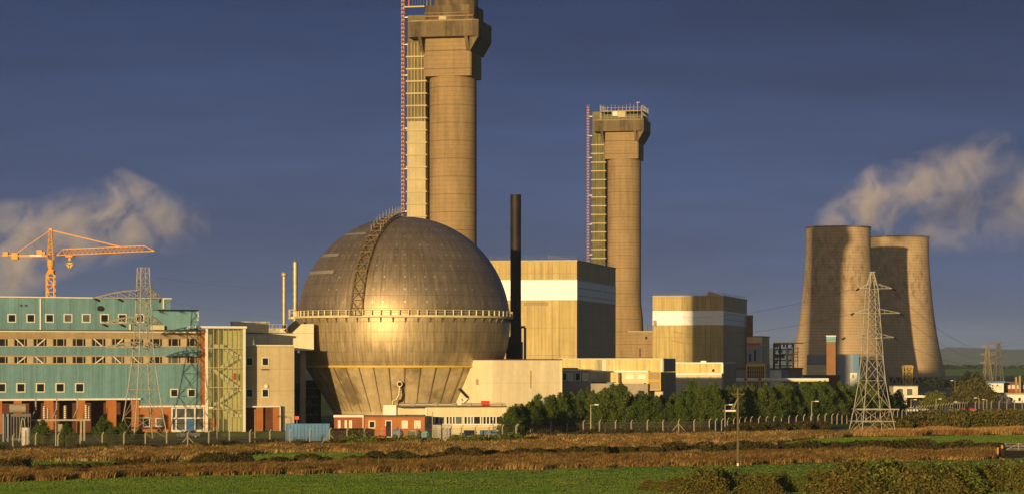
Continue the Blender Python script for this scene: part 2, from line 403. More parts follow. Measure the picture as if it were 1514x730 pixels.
# ---------------------------------------------------------------- steel dome reactor
DD = 545.0; DX = X(597, DD); DZ = Z(477.5, DD); DR = 157 / FOC * DD
G = thing('dome_reactor', 'giant steel sphere with a white railed walkway round its middle', 'reactor dome', (DX, DD, 0))
def dome_mat(name, c0, c1, metal, rough, nlon, nlat, dots, streak, line_dark, cone=False):
    m = bpy.data.materials.new(name); m.use_nodes = True; t = NT(m.node_tree)
    out = t.n('ShaderNodeOutputMaterial'); b = t.n('ShaderNodeBsdfPrincipled'); t.l(b.outputs[0], out.inputs[0])
    co = t.n('ShaderNodeTexCoord').outputs['Object']
    sp = t.n('ShaderNodeSeparateXYZ'); t.l(co, sp.inputs[0])
    lon = t.math('ARCTAN2', sp.outputs[0], sp.outputs[1])
    dz = t.math('DIVIDE', t.math('SUBTRACT', sp.outputs[2], DZ), DR)
    lat = t.math('ARCSINE', t.math('MINIMUM', t.math('MAXIMUM', dz, -1.0), 1.0))
    la = t.math('MULTIPLY', lat, nlat / (math.pi / 2)); lo = t.math('MULTIPLY', lon, nlon / (2 * math.pi))
    fla, flo = t.math('FRACT', la), t.math('FRACT', lo)
    cb = t.n('ShaderNodeCombineXYZ'); t.l(t.math('FLOOR', la), cb.inputs[0]); t.l(t.math('FLOOR', lo), cb.inputs[1])
    wn = t.n('ShaderNodeTexWhiteNoise', noise_dimensions='2D'); t.l(cb.outputs[0], wn.inputs[0])
    cs = t.n('ShaderNodeCombineXYZ'); t.l(t.math('MULTIPLY', lon, 22.0), cs.inputs[0]); t.l(t.math('MULTIPLY', lat, 2.2), cs.inputs[1])
    st = t.noise(cs.outputs[0], 1.6, 5, .7)
    big = t.noise(co, .09, 4)
    f = t.math('MULTIPLY', t.rng(wn.outputs[0], 0, 1, .93, 1.07), t.rng(st, .3, .7, 1 - streak, 1 + streak))
    gap = t.math('MAXIMUM', t.math('LESS_THAN', fla, .05), t.math('LESS_THAN', flo, .055))
    f = t.math('MULTIPLY', f, t.math('SUBTRACT', 1.0, t.math('MULTIPLY', gap, line_dark)))
    c = t.mix(t.rng(big, .35, .65, 0, 1), c0, c1)
    c = t.scale(c, f)
    if dots:
        dx = t.math('MULTIPLY', t.math('SUBTRACT', t.math('FRACT', t.math('MULTIPLY', lon, 62/(2*math.pi))), .5), t.math('COSINE', lat))
        dx = t.math('MULTIPLY', dx, 2*math.pi/62*DR)
        dy = t.math('MULTIPLY', t.math('SUBTRACT', t.math('FRACT', t.math('MULTIPLY', lat, 13/(math.pi/2))), .5), math.pi/2/13*DR)
        dd = t.math('SQRT', t.math('ADD', t.math('MULTIPLY', dx, dx), t.math('MULTIPLY', dy, dy)))
        dm = t.math('MULTIPLY', t.math('LESS_THAN', dd, .20), t.rng(t.noise(co, .5, 2), .4, .64, .06, .6))
        c = t.mix(dm, c, (.9,.87,.8,1))
    t.l(c, b.inputs['Base Color'])
    b.inputs['Metallic'].default_value = metal
    t.l(t.rng(st, .3, .7, rough - .05, rough + .08), b.inputs['Roughness'])
    bp = t.n('ShaderNodeBump'); bp.inputs['Strength'].default_value = .25; bp.inputs['Distance'].default_value = .12
    t.l(t.math('ADD', t.math('MULTIPLY', gap, -.6), t.math('MULTIPLY', t.math('ADD', st, t.math('MULTIPLY', wn.outputs[0], .5)), .9)), bp.inputs['Height']); t.l(bp.outputs[0], b.inputs['Normal'])
    return m
M_dome = dome_mat('weathered_dome_steel', (.34,.26,.17), (.44,.34,.22), .80, .47, 72, 13, True, .24, .25)
M_shell = dome_mat('streaked_shell_steel', (.36,.28,.165), (.47,.37,.22), .55, .47, 96, 17, False, .36, .34)
M_skirt = mat('concrete_skirt', (.46,.36,.21), .75, var=.15, scale=.2, streak=.22, stain=((.20,.15,.09), .12, .56))
ringz = Z(466, DD - DR)
def sph(l0, l1, n): return [(DR * math.cos(l0 + (l1-l0)*k/n), DZ + DR * math.sin(l0 + (l1-l0)*k/n)) for k in range(n + 1)]
lat0 = math.asin((ringz - DZ) / DR); zl = Z(541, DD - 19.9); latl = math.asin((zl - DZ) / DR)
MB().lathe(sph(lat0, math.pi/2 - .012, 40), 144, cap1=True).build('upper_dome', M_dome, G, 40)
MB().lathe(sph(latl, lat0, 18), 144).build('lower_shell', M_shell, G, 40)
rl_ = DR * math.cos(latl); zc = 3.85; rc = 14.4
MB().lathe([(rc, zc), (rl_ - .05, zl)], 144).build('skirt', M_skirt, G, 40)
MB().lathe([(rc - .05, -.3), (rc - .05, zc)], 96).build('base_drum', M_skirt, G, 40)
ribs = MB()
for k in range(40):
    a = 2*math.pi*(k + .3)/40; ca, sa = math.cos(a), math.sin(a)
    ribs.bar((rc*ca, rc*sa, zc), ((rl_+.02)*ca, (rl_+.02)*sa, zl - .3), .15)
ribs.build('skirt_joint', mat('dark_joint', (.20,.15,.085), .9), G)
MB().lathe([(rc-.1, zc-.1), (rc+.25, zc-.1), (rc+.25, zc+.12), (rc-.1, zc+.12)], 96).build('base_ledge', M_skirt, G)
MB().lathe([(rl_-.3, zl-.22), (rl_+.32, zl-.22), (rl_+.32, zl+.16), (rl_-.3, zl+.16)], 144).build('lower_ring', M_yellow, G)
RW = 161.5 / FOC * DD
wk = MB().lathe([(DR-.2, ringz-.42), (RW, ringz-.30), (RW, ringz+.1), (DR-.2, ringz+.1)], 144).build('walkway', M_walk, G)
rp = MB(); nn = 76
for k in range(nn):
    a = 2*math.pi*k/nn; x, y = (RW-.1)*math.cos(a), (RW-.1)*math.sin(a); rp.bar((x, y, ringz+.08), (x, y, ringz+1.15), .2)
for z, w in ((1.12, .035), (.65, .025)): rp.lathe([(RW-.1-w, ringz+z-w), (RW-.1+w, ringz+z-w), (RW-.1+w, ringz+z+w), (RW-.1-w, ringz+z+w), (RW-.1-w, ringz+z-w)], 144)
rp.build('railing', M_walk, wk)
br = MB()
for k in range(56):
    a = 2*math.pi*(k+.5)/56; ca, sa = math.cos(a), math.sin(a)
    br.bar((DR*.994*ca, DR*.994*sa, ringz-1.25), (DR*1.012*ca, DR*1.012*sa, ringz-.42), .28)
br.build('bracket', M_darksteel, wk)
# small landing at the left end of the walkway
lx = -RW - .3
MB().box(lx-.8, lx+1.4, -2, 2, ringz-.4, ringz+.08).build('landing', M_walk, wk)
b = MB()
for x in (lx-.7, lx+.3):
    for y in (-1.9, 0, 1.9): b.bar((x, y, ringz), (x, y, ringz+1.6), .16)
b.bar((lx-.7,-1.9,ringz+1.5),(lx+.3,-1.9,ringz+1.5),.1); b.bar((lx-.7,-1.9,ringz+.9),(lx+.3,-1.9,ringz+.9),.08); b.build('railing', M_walk, wk)
# curved gantry on the dome (meridian 22.5 degrees left of the front)
az = R(-90 - 22.5); er = Vector((math.cos(az), math.sin(az), 0)); et = Vector((-math.sin(az), math.cos(az), 0))
def gp(lat, off, side):
    r = DR + off; w = 1.28 - .25 * lat
    return er * (r * math.cos(lat)) + Vector((0, 0, DZ + r * math.sin(lat))) + et * side * w
gb = MB(); N = 22
lats = [lat0 + (R(89) - lat0) * k / N for k in range(N + 1)]
for k in range(N):
    for sd in (-1, 1):
        gb.bar(gp(lats[k], .75, sd), gp(lats[k+1], .75, sd), .15); gb.bar(gp(lats[k], .15, sd), gp(lats[k+1], .15, sd), .14)
        gb.bar(gp(lats[k], .15, sd), gp(lats[k], .75, sd), .1)
    if k % 2 == 0 : gb.bar(gp(lats[k], .75, -1), gp(lats[k+1], .75, 0), .12); gb.bar(gp(lats[k], .75, 1), gp(lats[k+1], .75, 0), .12)
    else: gb.bar(gp(lats[k], .75, 0), gp(lats[k+1], .75, -1), .12); gb.bar(gp(lats[k], .75, 0), gp(lats[k+1], .75, 1), .12)
    gb.bar(gp(lats[k], .78, -1.1), gp(lats[k], .78, 1.1), .2 if k % 3 == 0 else .12)
go = gb.build('ladder_gantry', mat('rusty_gantry_steel', (.17,.12,.06), .75, var=.3), G)
tp = MB()
for k in range(N - 9, N + 1):
    for sd in (-1, 1): p = gp(lats[k], .8, sd); tp.bar(p, p + Vector((0, 0, 1.25)), .09)
    if k < N:
        for sd in (-1, 1): tp.bar(gp(lats[k], .8, sd) + Vector((0,0,1.1)), gp(lats[k+1], .8, sd) + Vector((0,0,1.1)), .06)
tp.build('handrail', M_steel, go)
# pale replaced panels on the dome's upper left
for px0, px1, py in ((479, 506, 377.5), (459, 500, 403), (512, 545, 346)):
    zc_ = Z(py, DD - 8) ; lat = math.asin((zc_ - DZ) / DR); q = MB(); n = 10; vs = []
    def ang(px, la): 
        s_ = (px - 597) / 157 / math.cos(la); return math.asin(max(-.99, min(.99, s_)))
    for la in (lat - .018, lat + .018):
        for k in range(n + 1):
            a = ang(px0 + (px1-px0)*k/n, lat); r_ = DR + .05
            vs.append((r_*math.cos(la)*math.sin(a), -r_*math.cos(la)*math.cos(a), DZ + r_*math.sin(la)))
    q.add(vs, [(k, k+1, n+2+k, n+1+k) for k in range(n)]); q.build('replacement_panel', mat('pale_dome_panel', (.5,.44,.36), .5, metal=.6, var=.1), G)
# bent pipe on the skirt
vp = MB(); D2 = DD - 18.8
def gq(px, py, d=0): return Vector((X(px, D2) - DX, D2 - DD + d, Z(py, D2)))
c0 = gq(591, 567, 1.5)
vp.tube(c0, gq(591, 567, -.4), .55, n=20).build('vent_hood', M_pipe, G, 40)
MB().tube(c0 + Vector((0,-1.95,0)), c0 + Vector((0,-1.91,0)), .4, n=16).build('vent_throat', M_dark, G)
MB().path([gq(591, 570), gq(590, 583), gq(586, 590), gq(581, 591.5), gq(580, 600)], .27, 10).build('vent_pipe', M_pipe, G, 60)
for px, y0 in ((593, 590), (690, 590)): pass

# ---------------------------------------------------------------- pile chimneys
M_conc = mat('chimney_concrete', (.305,.212,.112), .9, var=.16, scale=.10, streak=.16, sscale=.7, lines=(('z',1.3,.14,.2),('z',5.2,.06,.26)), stain=((.24,.165,.085), .07, .56, (1,1,.35)))
M_concd = mat('chimney_head_concrete', (.175,.13,.075), .9, var=.22, scale=.18, streak=.35, sscale=.8, stain=((.09,.065,.04), .22, .52, (1,1,.4)))
M_clad = mat('cream_shaft_cladding', (.46,.385,.225), .7, var=.16, scale=.2, streak=.16, lines=(('h',2.1,.05,.3),))
M_olive = mat('olive_shaft_panel', (.15,.135,.06), .85, var=.3, scale=.3, streak=.35, sscale=1.4)
M_ledge = mat('pale_ledge', (.45,.38,.24), .7, var=.15)
def mastmat():
    m = mat('red_white_mast', (.6,.5,.4), .6); nt = m.node_tree; t = NT.__new__(NT); t.t = nt
    b = [n for n in nt.nodes if n.type == 'BSDF_PRINCIPLED'][0]
    co = t.n('ShaderNodeTexCoord').outputs['Object']; sp = t.n('ShaderNodeSeparateXYZ'); t.l(co, sp.inputs[0])
    k = t.math('GREATER_THAN', t.math('FRACT', t.math('DIVIDE', sp.outputs[2], 1.15)), .45)
    t.l(t.mix(k, (.46,.34,.24,1), (.30,.06,.045,1)), b.inputs['Base Color']); return m
M_mast = mastmat()
def cbox(b, cx, cy, w, d, c, z0, z1):
    x0, x1, y0, y1 = cx-w/2, cx+w/2, cy-d/2, cy+d/2
    b.prism([(x0+c,y0),(x1-c,y0),(x1,y0+c),(x1,y1-c),(x1-c,y1),(x0+c,y1),(x0,y1-c),(x0,y0+c)], z0, z1)
def chimney(px, D, capped, label):
    c = thing('chimney', label, 'chimney', (X(px, D), D, 0), R(-12), None)
    MB().lathe([(7.9,-.3),(7.9,26),(7.6,33),(6.93,38),(6.9,98)], 64).build('shaft', M_conc, c, 40)
    cb = MB(); cbox(cb, 0, 0, 14, 14, .5, 96.8, 104.3); cb.build('collar', M_conc, c)
    cb = MB(); cbox(cb, 0, 0, 13.9, 13.9, .5, 104.36, 107.9); cb.build('collar_top', M_conc, c)
    cb = MB(); cbox(cb, -.9, 0, 20.9, 20.5, 1.5, 107.9, 112.3); cb.build('gallery', M_concd, c)
    cb = MB(); cbox(cb, -.9, 0, 21.1, 20.7, 1.5, 112.3, 112.75); cb.build('gallery_rim', M_conc, c)
    MB().vprism([(7.0,103.6),(9.5,107.88),(6.9,107.88)], -8.8, 9).build('haunch', M_concd, c)
    for u in (-8.2, 5.6):
        MB().add([(u,-7,103.9),(u+1.0,-7,103.9),(u,-10.0,107.88),(u+1.0,-10.0,107.88),(u,-6.9,107.88),(u+1.0,-6.9,107.88)], [(0,1,3,2),(0,2,4),(1,5,3),(2,3,5,4),(0,4,5,1)]).build('corbel', M_concd, c)
    zc = 84 if capped else 0
    if zc: MB().box(-12.7, -7.2, -4.6, 4.5, -.3, zc).build('service_shaft', M_clad, c)
    MB().box(-12.6, -7.3, -4.3, 4.4, zc if zc else -.3, 115 if capped else 116.5).build('service_shaft', M_olive, c, label='olive open-framed service shaft')
    rb = MB()
    for u in np.linspace(-12.5, -7.4, 6): rb.bar((u, -4.5, zc), (u, -4.5, 107), .28)
    rb.build('shaft_column', M_olive if not capped else M_tan, c)
    ld = MB(); z = 6
    while z < 106:
        ld.box(-13.0, -6.8 if z < 96 else -7.6, -5.0, 4.7, z, z + .42); z += 3.58
    ld.build('shaft_ledge', M_ledge, c)
    if capped:
        cb = MB(); cbox(cb, .4, 0, 14.6, 14.6, 1.2, 112.8, 117.3); cb.build('head_block', M_concd, c)
        MB().box(-6.9, 7.7, -7.5, -7.31, 114.0, 114.3).box(-6.9, 6.5, -7.5, -7.31, 115.0, 115.15).build('head_band', M_conc, c)
        MB().lathe([(6.5,117.3),(6.45,127)], 48, (.8, 0), cap1=True).build('upper_shaft', M_concd, c, 40)
        MB().box(-3.4+.9,-1.2+.9,-7.55,-7.45,113.0,114.1).build('hatch', M_ledge, c)
        MB().box(-13.6,-7.4,-5.2,-3.5,117.2,117.6).build('platform', M_ledge, c)
        sc = MB()
        for u in np.linspace(-11, -6, 7): sc.bar((u, -5, 117.6), (u, -5, 119.4+random.random()), .07)
        for u in (-6.4,-5.3): sc.bar((u,-6,117.3),(u,-6,124),.25)
        sc.build('scaffold', M_darksteel, c)
    else:
        cb = MB(); cbox(cb, 0, 0, 16.5, 16.5, 1.2, 112.8, 114.9); cb.build('head_block', M_olive, c)
        cb = MB(); cbox(cb, 0, 0, 17.4, 17.4, 1.4, 116.0, 116.4); cb.build('head_rim', M_tan, c)
        sc = MB()
        for u in np.linspace(-8.5, 8.5, 12):
            for v in (-8.6, 8.6): sc.bar((u, v, 112.7), (u, v, 118+random.random()*1.2), .12); sc.bar((v, u, 112.7), (v, u, 118+random.random()*1.2), .12)
        for z in (113.7, 117.6):
            for v in (-8.6, 8.6): sc.bar((-8.5,v,z),(8.5,v,z),.1); sc.bar((v,-8.5,z),(v,8.5,z),.1)
        sc.bar((6,-3,112),(6,-3,120.5),.2); sc.bar((5.5,-3,120),(7,-3,120.2),.3)
        sc.build('scaffold', M_steel, c)
        MB().box(-1.2, 2.0, -8.9, -8.75, 113.7, 116).build('banner', M_ledge, c); MB().box(-3.4, -1.3, -8.9, -8.75, 114.2, 116).build('banner', M_ins, c)
    ms = MB(); u0 = -15.1; zt = 122 if capped else 119.8
    for a, e in ((-.38,-.38),(.38,-.38),(.38,.38),(-.38,.38)): ms.bar((u0+a, e, 0), (u0+a, e, zt), .16)
    z = .5; k = 0
    while z < zt - 1.2:
        ms.bar((u0-.38,-.38,z),(u0+.38,-.38,z),.3); ms.bar((u0-.45,-.45,z) if k else (u0+.45,-.45,z),(u0+.45,-.45,z+1.15) if k else (u0-.45,-.45,z+1.15),.16); ms.bar((u0-.45,.45,z),(u0-.45,-.45,z+1.15),.12); k = 1-k; z += 1.15
    ms.build('hoist_mast', M_mast, c)
    tb = MB()
    for z in (24, 38, 58, 70.5, 82.4, 98, 107, 115): tb.bar((u0, 0, z), (-12.4, 0, z+.1), .3)
    tb.build('mast_tie', M_white, c)
    if capped:
        for z0, z1 in ((98,102),(107.5,111.5),(111.8,115),(117.6,120.5)): MB().bar((-13.1,-1,z0),(-13.1,-1,z1),.3).build('red_ladder', M_red, c)
    return c
chimney(670, 780, True, 'huge concrete chimney rising behind the dome, its top cut off by the picture edge')
chimney(923, 1098, False, 'concrete chimney with complete galleried top standing between the two reactor halls')

# ---------------------------------------------------------------- black stack
BD = 600
K = thing('black_stack', 'plain black steel stack standing just right of the dome', 'stack', (X(762.5, BD), BD, 0))
zt = Z(288, BD); r = 7.9 / FOC * BD
MB().lathe([(r*1.02,0),(r*1.02,Z(470,BD)),(r,Z(469,BD)),(r,zt),(r*.85,zt),(r*.85,zt-2)], 32).build('flue', M_soot, K, 30)
for z in (Z(300,BD), Z(380,BD), Z(440,BD)): MB().lathe([(r,z),(r+.06,z),(r+.06,z+.25),(r,z+.25)], 32).build('band', M_soot, K)
MB().box(-2.2, -.2, -1.6, 1.4, 0, Z(497,BD)).box(-.2, 1.3, -1.7, -.6, 0, Z(485,BD)).build('base_duct', M_soot, K)
MB().path([(2.1,-1.2,0),(2.1,-1.2,Z(484,BD)),(1.6,-1.2,Z(482.5,BD)),(1.1,-1.2,Z(484,BD))], .3, 10).path([(1.4,-1.5,0),(1.4,-1.5,Z(505,BD))], .22, 8).build('pipe', M_greyblue, K, 60)
MB().ball((-2.4,-1.8,Z(512,BD)),.9).build('vessel', M_darksteel, K, 60)

# ---------------------------------------------------------------- reactor halls
M_hall = mat('ochre_hall_sheeting', (.50,.385,.165), .75, var=.12, scale=.07, streak=.32, sscale=.9, lines=(('x',1.05,.22,.17),('z',7.9,.02,.25)), stain=((.38,.28,.12), .05, .6, (1,1,.3)))
M_hallside = mat('shade_lifted_ochre_sheeting', (.60,.425,.25), .85, var=.10, scale=.07, streak=.12, lines=(('y',1.05,.22,.15),('z',2.6,.05,.2)))  # redder, paler copy of the front ochre: brightening of the shaded side in colour
M_band = mat('white_band_sheeting', (.86,.88,.90), .5, var=.05, scale=.2, lines=(('x',4.2,.03,.14),('y',4.2,.02,.1),('z',2.7,.02,.12)))
M_bands = mat('shade_lifted_band_side', (.88,.84,.76), .6, var=.07, scale=.2, lines=(('y',3.0,.03,.15),('z',2.2,.14,.35)))  # warmer copy of the white band, colour lifted against the side's blue shade
def hall(F, xl, xr, ytop, yb0, yb1, depth, label):
    h = fthing('reactor_hall', label, 'reactor hall', F)
    u0, u1 = F.u(xl), F.u(xr); zt = F.z(ytop, u1); a, b = F.z(yb0, u1), F.z(yb1, u1)
    MB().box(u0, u1 - .3, 0, depth, -.3, zt).build('wall', M_hall, h)
    MB().box(u1 - .298, u1, .0, depth, -.3, zt).build('side_wall', M_hallside, h)
    MB().box(u0, u1 + .05, -.06, .3, b, a).build('white_band', M_band, h)
    MB().box(u1 - .1, u1 + .06, .3, depth, b, a).build('side_band', M_bands, h)
    MB().box(u0 - .1, u1 + .15, -.15, depth + .1, zt, zt + .5).build('roof_trim', M_ledge, h)
    r = MB(); n = int((u1-u0)/2.5)
    for k in range(n + 1):
        u = u0 + (u1-u0)*k/n; r.bar((u, .2, zt+.5), (u, .2, zt+1.6), .06)
    for k in range(22): r.bar((u1, depth*k/22, zt+.5), (u1, depth*k/22, zt+1.6), .06)
    for z in (1.05, 1.58): r.bar((u0,.2,zt+z),(u1,.2,zt+z),.05); r.bar((u1,.2,zt+z),(u1,depth,zt+z),.05)
    r.build('railing', M_darksteel, h)
    return h, u0, u1, zt
H1F = Frame(853, 772, -12)
h, u0, u1, zt = hall(H1F, 700, 853, 386.5, 413, 443, 66, 'large ochre reactor hall with white band beside the black stack')
b = MB()
for v in (18, 22):
    for k in range(7): b.bar((u1-12+k*1.4, v, zt+.5), (u1-12+k*1.4, v, zt+2.6-.3*k), .09); b.bar((u1-12+k*1.4, v, zt+2.6-.3*k), (u1-12+(k+1)*1.4, v, zt+.5), .07)
    b.bar((u1-12, v, zt+2.6), (u1-2.2, v, zt+.6), .1)
b.build('roof_trestle', M_darksteel, h)
MB().box(H1F.u(775), H1F.u(810), -.1, .1, H1F.z(451, u1), H1F.z(446, u1)).build('louvre', M_tan, h)
H2F = Frame(1069.5, 1070, -12)
h, u0, u1, zt = hall(H2F, 965, 1069.5, 438, 459, 480, 78, 'smaller ochre reactor hall with white band, half in shadow, right of the second chimney')
MB().vprism([(u1-9,zt+.5),(u1-8,zt+2.6),(u1+3-6,zt+.9),(u1-2,zt+.5)], 14, 20).build('roof_light', M_hallside, h)
MB().box(H2F.u(966.5), H2F.u(970.5), -1, -.1, H2F.z(481, 0), H2F.z(472.5, 0)).build('vent', M_tan, h)
# ---------------------------------------------------------------- cream windowless hall in front of the dome
BH = thing('windowless_hall', 'big blank cream hall with a small red door on its roof-level annex', 'building', (X(728, 526), 526, 0))
def rel(px, D, o=(X(728, 526), 526)): return (X(px, D) - o[0], D - o[1])
zt = Z(531.8, 526)
A, B_, C_ = rel(655, 536.5), rel(728, 527), rel(831, 533)
poly = [A, B_, C_, (C_[0] - 8, C_[1] + 14), (A[0] - 2, A[1] + 6)]
MB().prism(poly, -.3, zt).build('wall', M_creamw, BH)
rim = [(x * 1.004, y - .12) for x, y in poly]
MB().prism(rim, zt, zt + .22).build('roof_trim', M_brickdark, BH)
dv = Vector((B_[0]-A[0], B_[1]-A[1], 0)).normalized(); nv = Vector((dv.y, -dv.x, 0))
def onA(px, py, d=.06):        # point on the left facet
    k = (px - CX) / FOC; ox, oy = X(728, 526) + A[0], 526 + A[1]
    tt = (k * oy - ox) / (dv.x - k * dv.y); p = Vector((A[0] + dv.x * tt, A[1] + dv.y * tt, 0)) + nv * d
    p.z = Z(py, oy + dv.y * tt); return p
def patchA(x0, y0, x1, y1, d=.06):
    a, b = onA(x0, y1, d), onA(x1, y1, d); c, e = onA(x0, y0, d), onA(x1, y0, d)
    back = -nv * (d + .05); v = [a, b, e, c]; v += [q + back for q in v]
    return MB().add(v, [(0,1,2,3),(7,6,5,4),(0,4,5,1),(1,5,6,2),(2,6,7,3),(3,7,4,0)])
patchA(711.5, 591.8, 724, 599.5).build('red_door', M_red, BH)
patchA(704, 560, 707.6, 568.5).build('vent', M_tan, BH)
patchA(690.5, 532.5, 691.5, 598).build('downpipe', M_walk, BH); patchA(696.5, 532.5, 697.3, 598).build('downpipe', M_walk, BH)
MB().bar(onA(678, 569, .7), onA(695, 587, .7), .35).build('stair', M_dark, BH)
patchA(671, 568, 672.2, 598, .8).build('stair_post', M_white, BH)
MB().bar(onA(671, 568.5, .7), onA(678, 568.5, .7), .25).bar(onA(684, 589, .7), onA(690, 598, .7), .3).bar(onA(695,588,.7), onA(684,599,.7),.3).build('stair_rail', M_white, BH)
dv2 = Vector((C_[0]-B_[0], C_[1]-B_[1], 0)).normalized(); nv2 = Vector((dv2.y, -dv2.x, 0))
def onB(px, py, d=.06):
    k = (px - CX) / FOC; ox, oy = X(728, 526) + B_[0], 526 + B_[1]
    tt = (k * oy - ox) / (dv2.x - k * dv2.y); p = Vector((B_[0] + dv2.x * tt, B_[1] + dv2.y * tt, 0)) + nv2 * d
    p.z = Z(py, oy + dv2.y * tt); return p
MB().bar(onB(784, 547.5), onB(784, 573), .22).build('slot', M_tan, BH)
MB().bar(onB(830, 532.5), onB(830, 600), .25).build('corner_trim', M_walk, BH)

# ---------------------------------------------------------------- long windowed workshop and brick hut
FW = Frame(632, 499, 3)
Wk = fthing('workshop', 'long low cream workshop with a ribbon of windows and pipes along its roof', 'workshop', FW)
MB().pbox(FW, 630, 601, 749, 645, 0, 6, -.3).build('wall', M_creamwall, Wk)
MB().pbox(FW, 566, 602, 629.8, 645, 3.2, 10, -.3).build('rear_wall', M_creamwall, Wk)
MB().pbox(FW, 567, 598, 586, 613, 2.6, 6).build('roof_box', M_white, Wk)
MB().pbox(FW, 586, 599.8, 750, 601.4, -.35, 9.2).build('roof', M_roof, Wk)
b = MB()
b.tube(FW.p(590, 597.6, 2), FW.p(676, 597.6, 2), .3).tube(FW.p(682, 597.6, 2), FW.p(712, 597.6, 2), .28).tube(FW.p(724, 598, 2), FW.p(748, 598, 2), .28)
b.build('roof_pipe', M_pipe, Wk, 60)
for a in (606, 640, 668, 690, 735): MB().pbox(FW, a, 594.6, a + 7, 599.7, 1.5, 2.6).build('roof_vent', M_grey, Wk)
xs = [634, 637.5, 643, 649, 657.5, 659.5, 664, 669, 673, 683.5, 686, 691, 696, 700, 710.5, 714, 719, 724, 729, 733.5, 744]
for a, c in zip(xs[:-1], xs[1:]):
    if c - a > 3: window(FW, a, 614.5, c, 626.5, 0, Wk, random.choice((M_glass, M_glassg, M_glass)), .8)
MB().pbox(FW, 632, 626.5, 746, 627.6, -.15, .0).build('sill', M_white, Wk)
MB().pbox(FW, 629, 602, 631, 640, -.2, -.02, -.2).build('downpipe', M_white, Wk)

FB = Frame(537, 490, 2)
H = fthing('brick_hut', 'low brick hut, its left part red and its right part orange, with white framed windows', 'hut', FB)
MB().pbox(FB, 494, 616, 536.8, 646, -.3, 6, -.3).build('red_wall', M_brickred, H)
MB().pbox(FB, 493, 613, 537.6, 616, -.5, 6.2).build('white_roof', M_white, H)
MB().pbox(FB, 536.9, 616, 628, 646, 0, 6, -.3).build('orange_wall', M_brick, H)
MB().pbox(FB, 537.7, 614, 629, 616, -.25, 6.2).build('roof', M_roof, H)
mo = MB()
for x in np.linspace(590, 627, 26): mo.ball(FB.p(x, 614, 1 + random.random()*3), .35, .5, .22, 6, 4)
mo.build('roof_moss', mat('dry_moss', (.14,.12,.04), 1, var=.4, scale=2), H)
for a, c in ((499.5, 503.5), (509.5, 513), (516, 520.5)): window(FB, a, 620.5, c, 632.5, -.3, H, M_glassl, .9)
for a, c in ((545, 555), (594, 603), (612.5, 622)): window(FB, a, 621, c, 632.5, 0, H, M_glass if a < 590 else M_glassl)
do = MB().frame(FB, 569.5, 620.5, 579.5, 646, -.12, .05, 1.2).build('door_frame', M_white, H)
MB().pbox(FB, 570.5, 622, 578.5, 646, -.02, .05, 0).build('door', M_dark, do)
MB().pbox(FB, 567.5, 629, 570.6, 646, -.25, -.14, 0).build('red_board', M_red, H)
MB().pbox(FB, 536.2, 615, 537.4, 644, -.4, -.31, 0).build('downpipe', M_white, H)

# ---------------------------------------------------------------- long buildings with ochre upper walls
def sidebox(b, F, xr, y0, y1, v0, v1): pass
FR = Frame(979, 566, -12)
M_ochre = mat('stained_ochre_sheet', (.60,.48,.20), .6, var=.14, scale=.2, streak=.3, sscale=1.2, lines=(('x',.9,.15,.12),), stain=((.30,.29,.20), .2, .58, (1,1,.2)))
Q = fthing('long_plant_building', 'long low ochre plant building with bright roof edge below the first reactor hall', 'building', FR)
def fb(x0, y0, x1, y1, v0, v1, name, m, par, F=FR, zb=None): return MB().pbox(F, x0, y0, x1, y1, v0, v1, zb).build(name, m, par)
fb(825, 531, 979, 549, 0, 17, 'upper_wall', M_ochre, Q)
ue = FR.u(979)
MB().box(ue + .005, ue + .35, .0, 17, Z(549, 566), Z(531, 566)).build('end_wall', M_greyend, Q)
fb(825, 529.2, 980.5, 531, -.25, 17.2, 'roof_trim', M_creamwall, Q)
fb(976.8, 531, 979.4, 549, -.2, -.02, 'corner_post', M_white, Q)
fb(890.5, 531.2, 896.5, 549, -.12, -.01, 'pale_panel', M_creamw, Q); fb(907, 531.2, 909.4, 549, -.12, -.01, 'pale_panel', M_creamw, Q)
fb(825, 547.2, 958, 549.6, -2.2, -.03, 'ledge_roof', M_white, Q)
fb(825, 549.8, 979, 604, -2, 16, 'lower_wall', M_creamwall, Q, zb=-.3)
fb(979.3, 549.8, 980.3, 604, -1.9, 16.5, 'end_wall', M_greyend, Q, zb=-.3)
fb(892, 550, 914, 568, -4.6, -2.02, 'porch', M_ochre, Q)
for a, c in ((869, 881), (925, 937), (943, 955)): window(FR, a, 552.5, c, 559.5, -2, Q, M_glassl, .9, ((a+c)/2,))
yb = fb(958.5, 549.5, 976.5, 576, -5.5, -2.02, 'porch', M_tan, Q)
MB().frame(FR, 958, 548.6, 977, 561.5, -5.65, -5.52, 1.1).frame(FR, 958, 562.5, 977, 576.5, -5.65, -5.52, 1.1).build('yellow_frame', M_yellow, yb)
for a in (984, 989.5): MB().pbox(FR, a, 552.5, a+4.2, 559, -2.1, -1.91)
fb(835, 566.6, 958, 604, -7, -2.05, 'lean_to', M_grey, Q, zb=-.3)
fb(868, 564.2, 906, 566.5, -7.2, -2.05, 'blue_roof', M_blue, Q)
fb(906.5, 565.4, 952, 566.5, -7.2, -4.7, 'lean_to_roof', M_creamwall, Q)
# glazed office in front of it
FO = Frame(832, 552, -8)
O = fthing('glazed_office', 'small white framed glazed office on a flat roof right of the blank cream hall', 'office', FO)
fb(830, 548, 870, 566, 0, 5, 'wall', M_greyblue, O, FO)
fb(829, 545.6, 871.5, 547.9, -.3, 5.2, 'roof', M_white, O, FO); fb(832, 543, 852, 545.5, 1, 4, 'roof_unit', M_grey, O, FO)
for a in (831.5, 839, 850, 861): window(FO, a, 550, a + (6.5 if a < 835 else 8.5), 562.5, 0, O, M_glassl if a in (839, 861) else M_glass, 1.0)
fb(830, 566.2, 905, 600, -.6, 4, 'base_wall', M_grey, O, FO, -.3)

